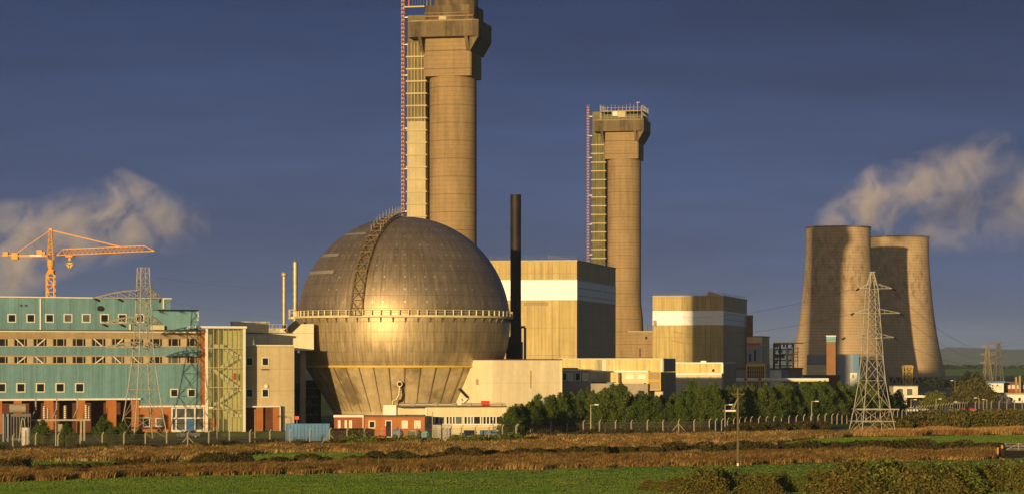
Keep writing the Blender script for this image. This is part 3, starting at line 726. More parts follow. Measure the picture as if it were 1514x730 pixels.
FQ = Frame(1068, 645, -12)
Q2 = fthing('plant_annex', 'ochre annex with white roof edge and four bright windows below the second reactor hall', 'building', FQ)
fb(994, 537, 1068, 553, 0, 24, 'upper_wall', M_ochre, Q2, FQ)
ue = FQ.u(1068); MB().box(ue + .005, ue + .3, 0, 24, -.3, Z(537, 645)).build('end_wall', M_greyend, Q2)
fb(994, 535.2, 1068.8, 537, -.3, 24.2, 'roof_trim', M_white, Q2, FQ); fb(1036, 532.8, 1044, 535.1, 1, 3, 'roof_unit', M_white, Q2, FQ)
fb(994, 551, 1067, 553.4, -2.6, -.03, 'ledge_roof', M_white, Q2, FQ); fb(994, 553.6, 1067, 604, -2.4, 10, 'lower_wall', M_creamwall, Q2, FQ, -.3)
fb(1066.6, 537, 1069, 566, -.3, -.02, 'corner_post', M_white, Q2, FQ); fb(1053, 545, 1056, 549, -.2, -.02, 'vent', M_dark, Q2, FQ)
for a, c in ((1003, 1015), (1019, 1031), (1036, 1048), (1054, 1061)): window(FQ, a, 556, c, 562, -2.4, Q2, M_glassl, .8)

# ---------------------------------------------------------------- works beyond the tree belt
def simple(name, label, cat, px, D, yaw, parts, group=None):
    F = Frame(px, D, yaw); t = fthing(name, label, cat, F, group)
    for nm, m, x0, y0, x1, y1, v0, v1, zb in parts: MB().pbox(F, x0, y0, x1, y1, v0, v1, zb).build(nm, m, t)
    return t, F
simple('concrete_block', 'stepped concrete block with an orange parapet right of the second reactor hall', 'building', 1127, 1010, -12, (
    ('upper_wall', M_cream, 1104, 497.5, 1127, 545, 6, 30, -.3), ('roof_trim', M_roof, 1104, 496.3, 1128, 497.4, 5.8, 30.2, None),
    ('parapet', M_red, 1104, 506.5, 1121, 510, 2, 5.9, None), ('lower_wall', M_greyblue, 1104, 510.2, 1127, 545, 0, 5.9, -.3), ('slot', M_dark, 1115, 516, 1117.5, 533, -.3, -.02, None), ('slot', M_dark, 1107.5, 522, 1110, 534, -.3, -.02, None)))
simple('square_flue', 'brown square flue peeping out beside the second reactor hall', 'flue', 1109, 1140, -12, (
    ('shaft', M_brickbrown, 1104, 467, 1112, 545, 0, 3, -.3), ('cap', M_tan, 1103.6, 465.4, 1112.4, 467, -.1, 3.1, None)))
simple('flat_roofed_shed', 'low pale shed with grey flat roof left of the yellow framed bay', 'shed', 1100, 800, -10, (
    ('wall', M_greyblue, 1080, 545.2, 1103, 575, 0, 12, -.3), ('roof', M_roof, 1079, 543.4, 1103.5, 545.1, -.4, 12.3, None)))
t, F = simple('louvred_bay', 'yellow framed bay with dark vertical louvres', 'plant bay', 1130, 790, -12, (
    ('wall', M_dark, 1104.5, 540, 1130, 575, .3, 9, -.3), ('frame', M_yellow, 1103, 537, 1131.5, 541, -.1, 9, None), ('frame', M_yellow, 1103, 541, 1105, 575, -.1, 3, 0), ('frame', M_yellow, 1129.5, 541, 1131.5, 575, -.1, 3, 0), ('side_wall', M_greyblue, 1131.6, 537.6, 1133, 575, 0, 9, 0)))
lv = MB()
for x in np.linspace(1108, 1127, 8): lv.pbox(F, x - .7, 541, x + .7, 575, .0, .28, 0)
for y in (546.5, 553): lv.pbox(F, 1105, y - .4, 1129.4, y + .4, .02, .27)
lv.build('louvre', M_tan, t)
simple('white_shed', 'low white shed with dark roof line right of the yellow framed bay', 'shed', 1155, 805, -12, (
    ('wall', M_white, 1133.5, 546, 1155, 575, 0, 18, -.3), ('roof', M_roof, 1133.5, 544, 1156, 545.9, -.4, 18.3, None), ('end_wall', M_greyblue, 1155.2, 546, 1155.8, 575, 0, 18, -.3)))
simple('dark_shed', 'dark shed under the steel frame beside the cooling tower foot', 'shed', 1178, 850, -12, (
    ('wall', M_darksteel, 1157, 545, 1180, 575, 0, 14, -.3), ('roof', M_roof, 1156, 543, 1181, 544.9, -.4, 14.3, None)))
# open steel frame
D = 1060; t = thing('steel_frame', 'dark open steel process frame with yellow beams left of the cooling towers', 'steel frame', (X(1158, D), D, 0), R(-10))
def rz(py): return Z(py, D)
b = MB()
for u in (-3.8, -1.4, 1.4, 3.8):
    for v in (0, 4): b.bar((u, v, 0), (u, v, rz(506)), .45)
for py in (508, 516, 524, 532, 540):
    for v in (0, 4): b.bar((-3.8, v, rz(py)), (3.8, v, rz(py)), .4)
for u in (-3.8, 1.4): b.bar((u, 0, rz(540)), (u + 2.4, 0, rz(524)), .25); b.bar((u, 0, rz(524)), (u + 2.4, 0, rz(508)), .25)
b.build('frame', M_dark, t)
for k in range(11):
    u, v, z = random.uniform(-3.6, 3.2), random.uniform(.5, 3.4), random.choice((506, 514, 522, 530))
    MB().tube((u, v, rz(z+7)), (u, v, rz(z+random.uniform(0,3))), random.uniform(.3, .8), n=8).build('vessel', M_darksteel, t)
MB().box(-3.9, 8, -.4, -.1, rz(507.5), rz(505.8)).box(.4, 5.6, -.4, -.1, rz(523.6), rz(522)).build('yellow_beam', M_yellow, t)
b = MB()
for u in (1.5, 3.8, 5.8): b.bar((u, -.6, 0), (u, -.6, rz(513)), .3)
for py in (514, 520, 527, 533): b.bar((1.5, -.6, rz(py)), (6.2, -.6, rz(py)), .28)
b.build('walkway', M_walk, t)
# grey shed with brick tower
simple('grey_shed', 'large blue grey shed standing before the front cooling tower', 'shed', 1270, 1120, -12, (
    ('wall', M_greyblue, 1193, 524, 1250, 560, 4, 36, -.3), ('taller_wall', M_greyblue, 1239, 523, 1262, 560, 0, 3.9, -.3), ('side_wall', M_blue, 1262.3, 523, 1270, 560, 0.2, 1, -.3), ('annex', M_creamwall, 1193, 538.5, 1222, 560, -4, -.1, -.3), ('annex_roof', M_roof, 1192.5, 537.4, 1222.5, 538.4, -4.2, -.1, None)))
simple('brick_tower', 'slim orange brick tower with a pale teal top before the front cooling tower', 'tower', 1230, 1040, -12, (
    ('shaft', M_brickbrown, 1222, 505, 1235.5, 570, 0, 3.8, -.3), ('teal_top', M_tealpale, 1221.8, 497, 1235.7, 504.9, -.08, 3.9, None), ('cap', M_white, 1221.2, 495.4, 1236.2, 496.9, -.2, 4.1, None)))
simple('brown_block', 'low dark brown block at the foot of the brick tower', 'building', 1215, 930, -12, (
    ('wall', M_brickdark, 1187, 556, 1238, 580, 0, 9, -.3), ('roof', M_roof, 1186, 553.6, 1239, 555.9, -.3, 9.2, None), ('pale_wall', M_creamwall, 1187, 557.5, 1199, 563, -.4, -.02, None)))
simple('white_tank_house', 'small bright white housing beside the grey shed', 'housing', 1262, 1000, 0, (
    ('wall', M_white, 1257, 550.6, 1267, 560, 0, 3, 0), ('roof', M_grey, 1256, 549.6, 1268, 550.5, -.2, 3.2, None), ('door', M_grey, 1260, 553, 1263, 558, -.08, -.01, None)))
simple('chimney_annex', 'blocky concrete annex joining the foot of the second chimney to the smaller hall', 'building', 966, 1078, -12, (
    ('wall', M_conc, 921, 497, 940, 560, 2, 14, -.3), ('taller_wall', M_conc, 929, 490.5, 966, 560, 0, 14, -.3), ('roof', M_ledge, 928.5, 489, 966.5, 490.4, -.2, 14.2, None), ('window', M_dark, 954, 497, 957, 501, -.1, -.01, None), ('slot', M_dark, 945.5, 514, 947, 527, -.1, -.01, None), ('roof_pipe', M_darksteel, 955, 481, 957, 489, 1, 1.8, None)))
# pipe bridge over the trees
D = 716; t = thing('pipe_bridge', 'long pale pipe bridge just showing above the tree belt', 'pipe bridge', (X(1140, D), D, 0))
for py, r, m in ((560, .32, M_white), (562.2, .25, M_walk)): MB().tube((X(1062, D)-X(1140, D), 0, Z(py, D)), (X(1225, D)-X(1140, D), 0, Z(py, D)), r, n=10).build('pipe', m, t)
for px in (1066, 1095, 1124, 1153, 1182, 1220): MB().bar((X(px, D)-X(1140, D), .4, 0), (X(px, D)-X(1140, D), .4, Z(563, D)), .35).build('trestle', M_steel, t)
for px in (1063, 1100, 1121): MB().box(X(px, D)-X(1140, D), X(px+4, D)-X(1140, D), -.6, .2, Z(561.5, D), Z(557.5, D)).build('red_valve', M_red, t)

# ---------------------------------------------------------------- cooling towers
def coolmat():
    m = bpy.data.materials.new('cooling_tower_concrete'); m.use_nodes = True; t = NT(m.node_tree)
    out = t.n('ShaderNodeOutputMaterial'); b = t.n('ShaderNodeBsdfPrincipled'); t.l(b.outputs[0], out.inputs[0])
    co = t.n('ShaderNodeTexCoord').outputs['Object']; sp = t.n('ShaderNodeSeparateXYZ'); t.l(co, sp.inputs[0]); z = sp.outputs[2]
    lon = t.math('ARCTAN2', sp.outputs[0], sp.outputs[1])
    jz = t.math('LESS_THAN', t.math('FRACT', t.math('DIVIDE', z, 1.6)), .2); jh = t.math('LESS_THAN', t.math('FRACT', t.math('MULTIPLY', lon, 72/(2*math.pi))), .12)
    f = t.math('SUBTRACT', 1.0, t.math('ADD', t.math('MULTIPLY', jz, .24), t.math('MULTIPLY', jh, .08)))
    f = t.math('MULTIPLY', f, t.rng(t.noise(co, .09, 5), .3, .7, .86, 1.12))
    cs = t.n('ShaderNodeCombineXYZ'); t.l(t.math('MULTIPLY', lon, 26.0), cs.inputs[0]); t.l(t.math('MULTIPLY', z, .09), cs.inputs[1])
    f = t.math('MULTIPLY', f, t.rng(t.noise(cs.outputs[0], 1.0, 4, .7), .3, .7, .88, 1.1))
    # soot and algae streaks in the upper middle of the shell
    st = t.rng(t.noise(co, .55, 6, .75, (1, 1, .45)), .44, .62, 0, 1)
    zm = t.math('MULTIPLY', t.rng(z, 30, 52, 0, 1), t.rng(z, 80, 86, 1, .15)); bm = t.rng(t.noise(co, .055, 3), .38, .58, .1, 1)
    mk = t.math('MULTIPLY', t.math('MULTIPLY', st, zm), t.math('MULTIPLY', bm, .8))
    c = t.scale(t.mix(mk, (.46,.335,.21,1), (.17,.12,.08,1)), f); t.l(c, b.inputs['Base Color']); b.inputs['Roughness'].default_value = .92; b.inputs['Specular IOR Level'].default_value = .2; return m
M_cool = coolmat()
M_coolstain = mat('sooty_streak', (.16,.12,.09), .92)
prof = [(27.9,4.6),(27.3,8),(26.2,12),(24.5,20),(22.6,30),(21.1,40),(19.9,50),(18.9,60),(18.25,69),(17.9,76),(17.75,82),(17.8,87.6)]
def ctower(px, D, label):
    t = thing('cooling_tower', label, 'cooling tower', (X(px, D), D, 0))
    pr = []
    for (r0, z0), (r1, z1) in zip(prof[:-1], prof[1:]):
        for k in range(3): f = k/3; pr.append((r0+(r1-r0)*f, z0+(z1-z0)*f))
    pr.append(prof[-1])
    inner = [(r - .6, z) for r, z in reversed(pr)]
    MB().lathe(pr + inner + [pr[0]], 96).build('shell', M_cool, t, 50)
    MB().lathe([(17.75,87.62),(18.15,87.62),(18.15,88.5),(17.2,88.5),(17.2,87.62)], 96).build('rim', M_concd, t, 40)
    lg = MB(); n = 40
    for k in range(n):
        a = 2*math.pi*k/n; a2 = a + math.pi/n; a3 = a - math.pi/n
        p = (28.6*math.cos(a), 28.6*math.sin(a), 0)
        for q in (a2, a3): lg.bar(p, (27.6*math.cos(q), 27.6*math.sin(q), 4.9), .55)
    lg.build('leg', M_concpost, t)
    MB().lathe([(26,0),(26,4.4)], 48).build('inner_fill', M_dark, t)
    MB().lathe([(30.5,-.2),(30.5,1.1),(30.1,1.1),(30.1,-.2)], 64).build('basin', M_conc, t)
ctower(1239.5, 1482, 'nearer and taller looking concrete cooling tower, streaked dark on its upper half')
ctower(1329.0, 1596, 'farther concrete cooling tower partly hidden behind the nearer one')

# ---------------------------------------------------------------- far right site
t, F = simple('low_offices', 'pale low offices with two big square windows at the foot of the rear cooling tower', 'building', 1340, 905, 0, (
    ('wall', M_creamw, 1321, 570.5, 1357, 596, 0, 10, -.3), ('roof', M_roof, 1320, 569, 1358, 570.4, -.3, 10.2, None)))
for a in (1326, 1340): window(F, a, 573, a + 10, 584, 0, t, M_glassg, 1)
t, F = simple('open_canopy', 'long white topped open canopy beside the low offices', 'canopy', 1350, 860, 0, (
    ('roof', M_white, 1337, 583.6, 1379, 587, 0, 10, None), ('back_wall', M_dark, 1337, 587.2, 1377, 600, 9, 9.6, -.2), ('post', M_white, 1373, 587.2, 1379, 597, 0, 1, 0), ('side_wall', M_creamw, 1330, 588, 1341, 599, .2, 5, -.2)))
D = 1300; t = thing('scaffold_tower', 'yellow scaffold tower in front of the rear cooling tower', 'tower', (X(1342, D), D, 0), R(15))
b = MB(); w = 1.7; zt = Z(540, D)
for a, c in ((-w,-w),(w,-w),(w,w),(-w,w)): b.bar((a, c, 0), (a, c, zt), .45)
for k in range(4):
    z0, z1 = zt*k/4, zt*(k+1)/4
    b.bar((-w,-w,z0),(w,-w,z1),.3); b.bar((w,-w,z0),(-w,-w,z1),.3); b.bar((-w,-w,z1),(w,-w,z1),.4); b.bar((-w,w,z1),(w,w,z1),.3); b.bar((w,-w,z0),(w,w,z1),.3)
b.build('frame', M_yellow, t); MB().box(-w-.5,w+.5,-w-.5,w+.5,zt-1.2,zt).build('head', M_tan, t)
t, F = simple('white_bungalow', 'long white bungalow with small windows at the far right edge', 'building', 1500, 905, 0, (
    ('wall', M_white, 1466, 582.5, 1545, 604, 0, 8, -.3), ('roof', M_tan, 1464, 580, 1546, 582.4, -.4, 8.4, None)))
for a in (1471, 1482, 1493, 1505, 1516): window(F, a, 586.5, a + 5, 593, 0, t, M_glass, .8)
t, F = simple('white_bay_hall', 'white hall with blue edged roof behind the long white bungalow', 'building', 1472, 990, 0, (
    ('wall', M_white, 1460, 566, 1484, 590, 0, 9, -.3), ('roof', M_blue, 1457, 563, 1486, 565.9, -.5, 9.3, None)))
for a in (1463.5, 1470, 1476.5): window(F, a, 568.5, a + 5, 576, 0, t, M_glassl, .7)
t, F = simple('brick_terrace', 'row of red brown works buildings with white windows at the far right edge', 'building', 1500, 1000, 0, (
    ('wall', M_brickred, 1486, 566, 1550, 590, 0, 9, -.3), ('roof', M_roof, 1485, 563.5, 1551, 565.9, -.4, 9.3, None)))
for a in (1489, 1496, 1504, 1512): window(F, a, 568.5, a + 5, 574, 0, t, M_glassl, .7)
for px, y0, lab in ((1502.5, 556, 'square tan chimney, left one of two rising over the brick works'), (1508, 554.5, 'square tan chimney, right one of two rising over the brick works')):
    simple('short_chimney', lab, 'chimney', px, 985, 0, (('shaft', M_tan, px - 1.3, y0 + 1, px + 1.3, 590, 0, .9, 0), ('cap', M_roof, px - 1.7, y0, px + 1.7, y0 + .95, -.1, 1, None)))

# ---------------------------------------------------------------- tower crane
D = 700; s = D / FOC
CR = thing('tower_crane', 'orange tower crane rising behind the teal office block', 'crane', (X(75, D), D, 0))
def cp(px, py, v=0): return Vector(((px - 75) * s, v, Z(py, D)))
b = MB(); w = 1.0
for a, c in ((-w,-w),(w,-w),(w,w),(-w,w)): b.bar((a,c,0),(a,c,Z(405,D)),.26)
z = 0.; k = 0
while z < Z(406, D):
    for q in (-w, w):
        b.bar((-w,q,z),(w,q,z),.16); b.bar((-w if k else w,q,z),(w if k else -w,q,z+1.9),.14); b.bar((q,-w,z),(q,w,z+1.9),.12)
    z += 1.9; k = 1-k
b.build('mast', M_crane, CR)
zz = lambda py: Z(py, D)
MB().add([(-w,-w,zz(405)),(w,-w,zz(405)),(w,w,zz(405)),(-w,w,zz(405)),(-.55,-.55,zz(398)),(.55,-.55,zz(398)),(.55,.55,zz(398)),(-.55,.55,zz(398))],[(0,3,2,1),(4,5,6,7),(0,1,5,4),(1,2,6,5),(2,3,7,6),(3,0,4,7)]).lathe([(.6,zz(398)),(.95,zz(392)),(.95,zz(384))],16,cap1=True).build('slewing_ring', M_crane, CR)
b = MB(); tw = .75
for a, c in ((-tw,-tw),(tw,-tw),(tw,tw),(-tw,tw)): b.bar((a,c,zz(384)),(a*.35,c*.35,zz(340)),.24,.2)
for py in (376, 366, 356, 348):
    f = 1-.65*(384-py)/44
    for c in (-tw, tw): b.bar((-tw*f,c*f,zz(py)),(tw*f,c*f,zz(py-7)),.12); b.bar((-tw*f,c*f,zz(py)),(tw*f,c*f,zz(py)),.12)
b.box(-.45,.45,-.45,.45,zz(341),zz(338)); b.build('tower_head', M_crane, CR)
b = MB(); jp = [(84,377.3),(120,376),(160,374.2),(200,372.3),(229,371.3)]
for v in (-.7, .7):
    for p, q in zip(jp[:-1], jp[1:]): b.bar(cp(*p, v), cp(*q, v), .22)
n = 18; top = lambda px: (px, 368.5 - (px-93)/120*5.2); bot = lambda px: (px, 377.3 - (px-84)/145*6)
for k in range(n):
    a, c = 93 + 120*k/n, 93 + 120*(k+1)/n; m_ = (a+c)/2
    b.bar(cp(*top(a)), cp(*top(c)), .22)
    for v in (-.7,.7): b.bar(cp(*top(a)), cp(*bot(m_), v), .1); b.bar(cp(*bot(m_), v), cp(*top(c)), .1)
for v in (-.7,.7): b.bar(cp(84,377.3,v), cp(*top(93)), .16); b.bar(cp(*top(213)), cp(229,371.3,v), .16)
b.build('jib', M_crane, CR)
b = MB(); b.bar(cp(3,377.5,-.5), cp(72,378,-.5), .3).bar(cp(3,377.5,.5), cp(72,378,.5), .3)
for px in range(5, 72, 6): b.bar(cp(px,377.6,-.5), cp(px,377.6,.5), .2)
b.bar(cp(28,378.3,-.75), cp(70,378.3,-.75), .5); b.build('counter_jib', M_crane, CR)
MB().box((5-75)*s,(12.5-75)*s,-.8,.8,zz(379),zz(372.5)).build('winch', M_crane, CR); MB().box((18-75)*s,(27-75)*s,-.9,.9,zz(383.3),zz(374)).build('counterweight', M_crane, CR)
MB().box((55-75)*s,(63-75)*s,-1,1,zz(376.5),zz(369.5)).box((63.2-75)*s,(67-75)*s,-.8,.8,zz(376),zz(372)).build('machine_house', M_crane, CR)
MB().box((45-75)*s,(63-75)*s,-1.06,-1.02,zz(379),zz(376.6)).build('name_board', M_frame, CR)
MB().bar(cp(75,340), cp(26,373), .16).bar(cp(76,340.5), cp(178,364.6), .26).build('tie_bar', M_crane, CR)
MB().box((97-75)*s,(108-75)*s,-.8,.8,zz(380),zz(378)).build('trolley', M_crane, CR)
b = MB().bar(cp(103,379), cp(103,391), .07); b.box((101.3-75)*s,(104.7-75)*s,-.3,.3,zz(385),zz(381)); 
for p, q in (((98,389.5),(108,389.5)),((98,389.5),(103,396)),((108,389.5),(103,396))): b.bar(cp(*p), cp(*q), .45)
b.build('hook_block', M_yellow, CR)
# ---------------------------------------------------------------- lattice pylons
def lattice(b, levels, w=.16, dw=.10):
    """levels: (z, half width); four legs with X bracing"""
    for (z0, h0), (z1, h1) in zip(levels[:-1], levels[1:]):
        c0 = [(-h0,-h0,z0),(h0,-h0,z0),(h0,h0,z0),(-h0,h0,z0)]; c1 = [(-h1,-h1,z1),(h1,-h1,z1),(h1,h1,z1),(-h1,h1,z1)]
        for i in range(4):
            j = (i+1) % 4
            b.bar(c0[i], c1[i], w); b.bar(c0[i], c1[j], dw); b.bar(c0[j], c1[i], dw); b.bar(c1[i], c1[j], dw)
D = 485; PL = thing('terminal_pylon', 'grey lattice pylon with bowed arms standing in front of the teal offices', 'pylon', (X(212, D), D, 0), R(32))
def pz(py): return Z(py, D)
lv = [(0, 3.35), (pz(617), 2.75), (pz(575), 2.1), (pz(540), 1.65), (pz(513), 1.35), (pz(495), 1.25), (pz(478), 1.15), (pz(459), 1.08), (pz(441), 1.0), (pz(418), .9), (pz(395.5), .8)]
b = MB(); lattice(b, lv, .14, .065); b.build('tower_frame', M_steel, PL)
def bowarm(L, z, h, hw, side, name='cross_arm'):
    b = MB(); n = 4; zs = [z + h * math.sin(math.pi * (.5 + .5*k/n)) * 1.0 for k in range(n+1)]
    for v in (-hw, hw):
        pv = None
        for k in range(n + 1):
            x = side * (1.0 + (L - 1.0) * k / n); vv = v * (1 - .75*k/n)
            bt, tp = Vector((x, vv, z)), Vector((x, vv, zs[k]))
            b.bar(bt, tp, .1)
            if pv: b.bar(pv[0], bt, .17); b.bar(pv[1], tp, .15); b.bar(pv[0], tp, .1)
            pv = (bt, tp)
    for k in range(n): x = side*(1.0+(L-1.0)*k/n); b.bar((x,-hw*(1-.75*k/n),z),(x+side*(L-1)/n,hw*(1-.75*(k+1)/n),z),.1)
    b.build(name, M_steel, PL)
bowarm(9.8, pz(441), 1.5, 1.1, -1); bowarm(3.6, pz(441), 1.5, 1.1, 1)
bowarm(8.2, pz(478), 1.3, 1.2, -1); bowarm(3.6, pz(478), 1.3, 1.2, 1); bowarm(7.2, pz(513), 1.0, 1.2, -1); bowarm(3.4, pz(513), 1.0, 1.2, 1)
for x, py in ((-9.6, 441), (-5, 441), (-8, 478), (-4.6, 478), (3.4, 441)):
    b = MB(); p = Vector((x, 0, pz(py) - .1)); q = p + Vector((.8 if x<0 else -.6, -1.0, -.55))
    for k in range(7): c = p.lerp(q, k/7); b.tube(c, c.lerp(q, .12), .2, n=8)
    b.build('insulator', M_soot, PL)
for x, y0, y1 in ((-9.7, 442, 470), (-8.2, 479, 506)): MB().bar((x, -.2, pz(y0)), (x - .8, -2.5, pz(y1)), .05)
D = 522; PRR = thing('transmission_pylon', 'slender lattice pylon with three arms in front of the cooling towers', 'pylon', (X(1289.5, D), D, 0), R(14))
def pz(py): return Z(py, D)
lv = [(0, 3.95), (pz(604), 3.05), (pz(562), 2.2), (pz(530), 1.85), (pz(500), 1.62), (pz(480), 1.44), (pz(463), 1.3), (pz(444), 1.16), (pz(427), 1.0), (pz(402.5), .28)]
b = MB(); lv = [(z, h*.9) for z, h in lv]; lattice(b, lv, .14, .075)
for z, h in ((pz(622), 3.5), (pz(604), 3.05)):
    for i in range(4):
        c = [(-h,-h),(h,-h),(h,h),(-h,h)]; q = c[(i+1)%4]; b.bar((*c[i], z), (*q, z), .12)
b.box(-.55,.55,-.25,.25,pz(402.6),pz(401.3)); b.build('tower_frame', M_steel, PRR)
MB().box(-4.4,4.4,-3.3,-3.1,pz(605),pz(603.2)).build('anti_climb_guard', M_steel, PRR)
for py, Lr, Ll in ((426.5, 4.1, 2.7), (463, 5.8, 3.8), (499, 4.5, 5.6)):
    for L, sd in ((Lr, 1), (Ll, -1)):
        b = MB(); z = pz(py)
        for v in (-.8, .8): b.bar((sd*.9, v, z), (sd*L, 0, z+.1), .14); b.bar((sd*.9, v, z+.95), (sd*L, 0, z+.12), .12)
        for k in (.3, .6): b.bar((sd*(.9+(L-.9)*k), -.8*(1-k), z), (sd*(.9+(L-.9)*k), .8*(1-k), z), .08); b.bar((sd*(.9+(L-.9)*k),-.8*(1-k),z),(sd*(.9+(L-.9)*k),-.8*(1-k),z+.95*(1-k)),.08)
        b.build('cross_arm', M_steel, PRR)
        q = Vector((sd*L, 0, z)); b = MB()
        for k in range(6): c = q + Vector((sd*.13*k, -.05*k, -.06*k)); b.tube(c, c + Vector((sd*.08,0,-.03)), .17, n=8)
        b.build('insulator', M_soot, PRR)
farp = []
for px, D, top, m, lab in ((1460, 1450, 511, mat('far_tan_steel', (.24,.20,.14), .7), 'tan far lattice pylon, left one of the pair near the far right edge'), (1476, 1350, 506, M_darksteel, 'dark far lattice pylon, right one of the pair near the far right edge')):
    t = thing('distant_pylon', lab, 'pylon', (X(px, D), D, 0), R(10)); farp.append((px, D, top)); H_ = Z(top, D)
    b = MB(); lattice(b, [(0, 2.6), (H_*.2, 2.1), (H_*.38, 1.7), (H_*.55, 1.35), (H_*.7, 1.1), (H_*.85, .9), (H_, .5)], .26, .15); b.build('tower_frame', m, t)
    for f in (.98, .78, .58):
        for sd in (-1, 1): MB().bar((sd*.6, 0, H_*f), (sd*4.6, 0, H_*f+.3), .5, .2).bar((sd*.6, 0, H_*f+1.3), (sd*4.6, 0, H_*f+.3), .3, .15).build('cross_arm', m, t)
# conductors: sagging spans between the pylons
def span(a, c, sag, n=14):
    return [Vector(a).lerp(Vector(c), k/n) - Vector((0,0,sag*4*(k/n)*(1-k/n))) for k in range(n+1)]
def wirething(label, spans, r):
    t = thing('power_line', label, 'power line', spans[0][0])
    for a, c, sag in spans: MB().path([p - Vector(spans[0][0]) for p in span(a, c, sag)], r, 5).build('wire', M_wire, t)
rp_ = lambda px, py, D=522: Vector((X(px, D), D, Z(py, D)))
wirething('thin overhead wires running from the slender pylon to the far right pylons', [
    (rp_(1317, 428), (X(1484,1350), 1350, Z(511,1350)), 6), (rp_(1330, 464), (X(1484,1350), 1350, Z(519,1350)), 6), (rp_(1321, 500), (X(1484,1350), 1350, Z(525,1350)), 5),
    ((X(1484,1350), 1350, Z(510,1350)), (X(1620,1000), 1000, Z(470,1000)), 3), ((X(1484,1350), 1350, Z(520,1350)), (X(1640,1000), 1000, Z(500,1000)), 3)], .03)
wirething('thin overhead wires crossing from the slender pylon towards the second chimney', [
    (rp_(1262, 427), (X(950,1300), 1300, Z(455,1300)), 5), (rp_(1262, 463), (X(950,1300), 1300, Z(476,1300)), 5), (rp_(1250, 499), (X(950,1300), 1300, Z(489,1300)), 4)], .03)
wirething('thin overhead wires leaving the terminal pylon towards the right', [
    ((X(228,485), 485, Z(410,485)), (X(460,900), 900, Z(425,900)), 1), ((X(236,485), 485, Z(443,485)), (X(470,900), 900, Z(470,900)), 1)], .012)

# ---------------------------------------------------------------- ground
def gmat(name, cols, rough=1.0, scales=(.02, .25, 2.5)):
    m = bpy.data.materials.new(name); m.use_nodes = True; t = NT(m.node_tree)
    out = t.n('ShaderNodeOutputMaterial'); b = t.n('ShaderNodeBsdfPrincipled'); t.l(b.outputs[0], out.inputs[0])
    g = t.n('ShaderNodeNewGeometry').outputs['Position']
    c = t.mix(t.rng(t.noise(g, scales[0], 4), .35, .65, 0, 1), cols[0], cols[1])
    c = t.mix(t.rng(t.noise(g, scales[1], 4), .4, .7, 0, .8), c, cols[2])
    c = t.scale(c, t.rng(t.noise(g, scales[2], 3), .25, .75, .7, 1.3))
    t.l(c, b.inputs['Base Color']); b.inputs['Roughness'].default_value = rough; b.inputs['Specular IOR Level'].default_value = .1
    return m
M_far = gmat('pasture_ground', ((.085,.16,.03),(.11,.17,.035),(.13,.14,.05)), scales=(.002,.02,.3))
M_field = gmat('mown_field', ((.10,.19,.026),(.135,.21,.034),(.17,.19,.045)))
M_rough = gmat('rough_ground', ((.16,.085,.03),(.12,.09,.03),(.07,.07,.02)))
M_yard = gmat('yard_ground', ((.10,.09,.08),(.14,.12,.10),(.08,.09,.05)))
M_tar = gmat('tarmac', ((.055,.05,.055),(.07,.065,.065),(.045,.042,.045)))
M_lawn = gmat('site_lawn', ((.05,.09,.025),(.07,.11,.03),(.09,.10,.04)))

# base sheet with a low pad under the offices; reaches the horizon
xs = sorted(set([-9000,-3000,-1000,-400,-200] + list(np.linspace(-150, -20, 66)) + [0,60,150,300,700,2000,5000,12000]))
ys = sorted(set([-600,-100,0,100,200,300,400,450] + list(np.linspace(462, 512, 51)) + [530,560,620,800,1200,2000,4000,8000,16000]))
vs = [(x, y, pad(x, y) if y < 1000 else 0) for y in ys for x in xs]; nx = len(xs)
# the pad runs level under the offices and dies out behind them
vs = [(x, y, z if y < 700 else 0.0) for x, y, z in vs]
g = MB(); g.add(vs, [(j*nx+i, j*nx+i+1, (j+1)*nx+i+1, (j+1)*nx+i) for j in range(len(ys)-1) for i in range(nx-1)])
structure(g.build('ground', M_far))
def sheet(name, m, pts, z):      # polygon given by (column, row) picked on level ground
    q = MB(); q.add([(X(px, DG(py)), DG(py), z) for px, py in pts], [tuple(range(len(pts)))]); o = q.build(name, m); structure(o); return o
fl = [(-60, 716), (0, 712), (150, 706), (300, 702), (450, 700), (600, 696.5), (750, 693), (900, 690), (1050, 687), (1240, 683), (1400, 679), (1580, 675), (2100, 664)]
sheet('field', M_field, [(-900, 1500), (2500, 1500)] + fl[::-1], .008)
sheet('rough_verge', M_rough, fl + [(2100, 634), (1580, 640), (1350, 633), (1100, 637), (900, 642), (780, 645), (600, 655), (400, 660), (0, 668), (-60, 669)], .004)
sheet('yard', M_yard, [(490, 651), (760, 648), (790, 641), (1050, 637.6), (1110, 633.4), (1230, 627.5), (1340, 619.5), (1700, 600), (2600, 548), (560, 548), (560, 600), (490, 640)], .004)
sheet('road', M_tar, [(300, 649.5), (420, 651), (500, 650), (540, 648), (540, 645.6), (440, 646.3), (330, 647)], .022)
